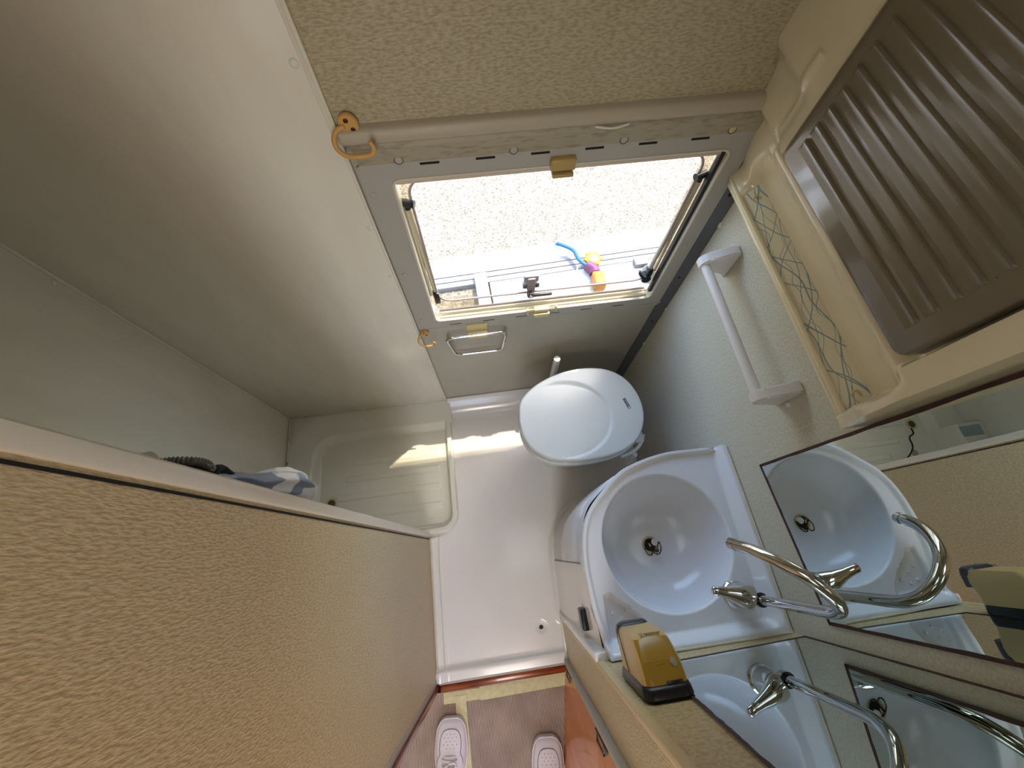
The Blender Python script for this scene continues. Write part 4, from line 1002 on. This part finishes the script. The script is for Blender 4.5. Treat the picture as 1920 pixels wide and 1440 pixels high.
# ---------------------------------------------------------------- orange wooden door
dr = thing('door_1', 'orange cherry-veneer washroom door standing open on the right', None, (.156, YD - .012, 0), kind='structure')
A = Vector((.153, YD - .012, 0)); Bv = Vector((.092, -.700, 0)); t_ = (Bv - A).normalized(); nr = Vector((-t_.y, t_.x, 0))
if nr.x < 0: nr = -nr
L_ = .55
bm = BM(); extrude_poly(bm, [A + Vector((0, 0, -.006)), A + t_ * L_ + Vector((0, 0, -.006)), A + t_ * L_ + nr * .022 + Vector((0, 0, -.006)), A + nr * .022 + Vector((0, 0, -.006))], (0, 0, 1.86)); obj('door_leaf', bm, M_WOOD, dr, smooth=False)
bm = BM(); extrude_poly(bm, [A - t_ * .0025 + Vector((0, 0, -.006)), A + Vector((0, 0, -.006)), A + nr * .022 + Vector((0, 0, -.006)), A - t_ * .0025 + nr * .022 + Vector((0, 0, -.006))], (0, 0, 1.86)); obj('door_edge', bm, M_DWOOD, dr, smooth=False)
for zh in (.09, .62, 1.4):
    bm = BM(); R_ = Matrix.Rotation(math.atan2(t_.y, t_.x), 3, 'Z')
    def hb(a0_, a1_, z0_, z1_):
        extrude_poly(bm, [A + t_ * a0_ - nr * .0025 + Vector((0, 0, z0_)), A + t_ * a1_ - nr * .0025 + Vector((0, 0, z0_)), A + t_ * a1_ + nr * .001 + Vector((0, 0, z0_)), A + t_ * a0_ + nr * .001 + Vector((0, 0, z0_))], (0, 0, z1_ - z0_))
    hb(.001, .022, zh - .045, zh - .040); hb(.001, .022, zh + .028, zh + .033); hb(.018, .022, zh - .045, zh + .033); hb(.001, .005, zh - .06, zh + .07); hb(.001, .013, zh + .05, zh + .055)
    obj('hinge', bm, M_BLACK, dr, smooth=False)

# ---------------------------------------------------------------- shoes
def shoe(toe, heel, label):
    toe = Vector(toe); heel = Vector(heel); t = thing('sneaker', label, 'shoe', (toe.x, toe.y, -.009), 'white sneakers on the paper floor')
    ax = (heel - toe).normalized(); sd = Vector((-ax.y, ax.x, 0)); L = (heel - toe).length; z0 = -.009
    W = [(0, .018), (.02, .032), (.06, .042), (.12, .048), (.25, .052), (.35, .053), (.5, .046), (.65, .041), (.8, .042), (.92, .040), (.98, .028), (1, .014)]
    Hh = [(0, .024), (.03, .034), (.10, .046), (.2, .055), (.3, .064), (.42, .082), (.55, .098), (.7, .100), (.9, .098), (1, .085)]
    def P3(f, u, z): return toe + ax * (L * f) + sd * u + Vector((0, 0, z0 + z))
    fs = [0, .008, .02, .04, .07, .11, .16, .22, .30, .38, .46, .55, .65, .75, .85, .93, .98, 1]
    bm = BM(); rings = []
    for f in fs:
        w_ = lerp_tab(W, f) + .003
        rings.append([P3(f - (.004 if f < .02 else 0), w_ * math.cos(a) if True else 0, .0 + (.026 if math.sin(a) > 0 else .0)) for a in (0.001, PI - .001, PI + .001, 2 * PI - .001)])
    ring_strip(bm, rings, True, True, True); bmesh.ops.remove_doubles(bm, verts=bm.verts, dist=1e-5); obj('sole', bm, M_SOLE, t, angle=50)
    bm = BM(); rings = []
    for f in fs:
        w_ = lerp_tab(W, f); h_ = lerp_tab(Hh, f); r = []
        for k in range(25):
            a = PI * k / 24; c_, s_ = math.cos(a), math.sin(a)
            r.append(P3(f, w_ * (abs(c_) ** .75) * (1 if c_ > 0 else -1) * (1 - .28 * s_ * sstep(.3, .6, f)), .022 + (h_ - .022) * s_ ** .8))
        rings.append(r)
    ring_strip(bm, rings, False); up = obj('upper', bm, M_SHOE, t, angle=60)
    def top(f, u, e=.0):
        w_ = lerp_tab(W, f); h_ = lerp_tab(Hh, f); cc = max(-.99, min(.99, u / w_ / (1 - .2 * sstep(.3, .6, f)))); a = math.acos(min(1, abs(cc) ** (1 / .75)))
        return P3(f, u, .022 + (h_ - .022) * math.sin(a) ** .8 + e)
    bm = BM(); pl = [top(.46, -.040, .001), top(.36, -.042, .001), top(.30, -.034, .001), top(.25, -.036, .001), top(.16, -.033, .001), top(.10, -.022, .001), top(.085, 0, .001), top(.10, .022, .001), top(.16, .033, .001), top(.25, .036, .001), top(.30, .034, .001), top(.36, .042, .001), top(.46, .040, .001)]
    tube(bm, pl, .0011, 6, sub=5); obj('toe_seam', bm, M_SEAM, up)
    bm = BM()
    for f, us in ((.13, (-.012, 0, .012)), (.16, (-.02, -.007, .007, .02)), (.19, (-.014, 0, .014)), (.22, (-.022, -.008, .008, .022)), (.25, (-.012, 0, .012))):
        for u in us: dome(bm, top(f, u, .0006), (0, -.2, 1), .0013, .0006, 8)
    obj('perforations', bm, M_SEAM, up)
    bm = BM(); grid(bm, rng(.31, .62, 12), rng(-.017, .017, 7), lambda f, u: top(f, u, .005)); tg = obj('tongue', bm, M_SHOE, t)
    for i, f in enumerate((.34, .39, .44, .49, .54)):
        bm = BM(); tube(bm, [top(f, -.026, .003), top(f + .004, -.010, .010), top(f + .010, .010, .010), top(f + .014, .026, .003)], .0032, 8, sub=4, flat=.5); obj('lace', bm, M_SOLE, t)
    bm = BM(); tube(bm, [top(.36, 0, .012), top(.35, .016, .016), top(.38, .022, .014), top(.41, .006, .014), top(.43, -.016, .016), top(.40, -.02, .013), top(.37, -.004, .013)], .0026, 8, sub=5); obj('lace_bow', bm, M_SOLE, t)
    bm = BM(); tube(bm, [P3(.62, -.034, .094), P3(.78, -.036, .102), P3(.93, -.026, .104), P3(.99, 0, .106), P3(.93, .026, .104), P3(.78, .036, .102), P3(.62, .034, .094)], .007, 10, sub=5); obj('collar', bm, M_SHOE, t)
shoe((-.268, -.494, 0), (-.292, -.775, 0), 'left white leather sneaker standing on the long masking tape strip')
shoe((.050, -.590, 0), (.020, -.872, 0), 'right white leather sneaker beside the orange door')
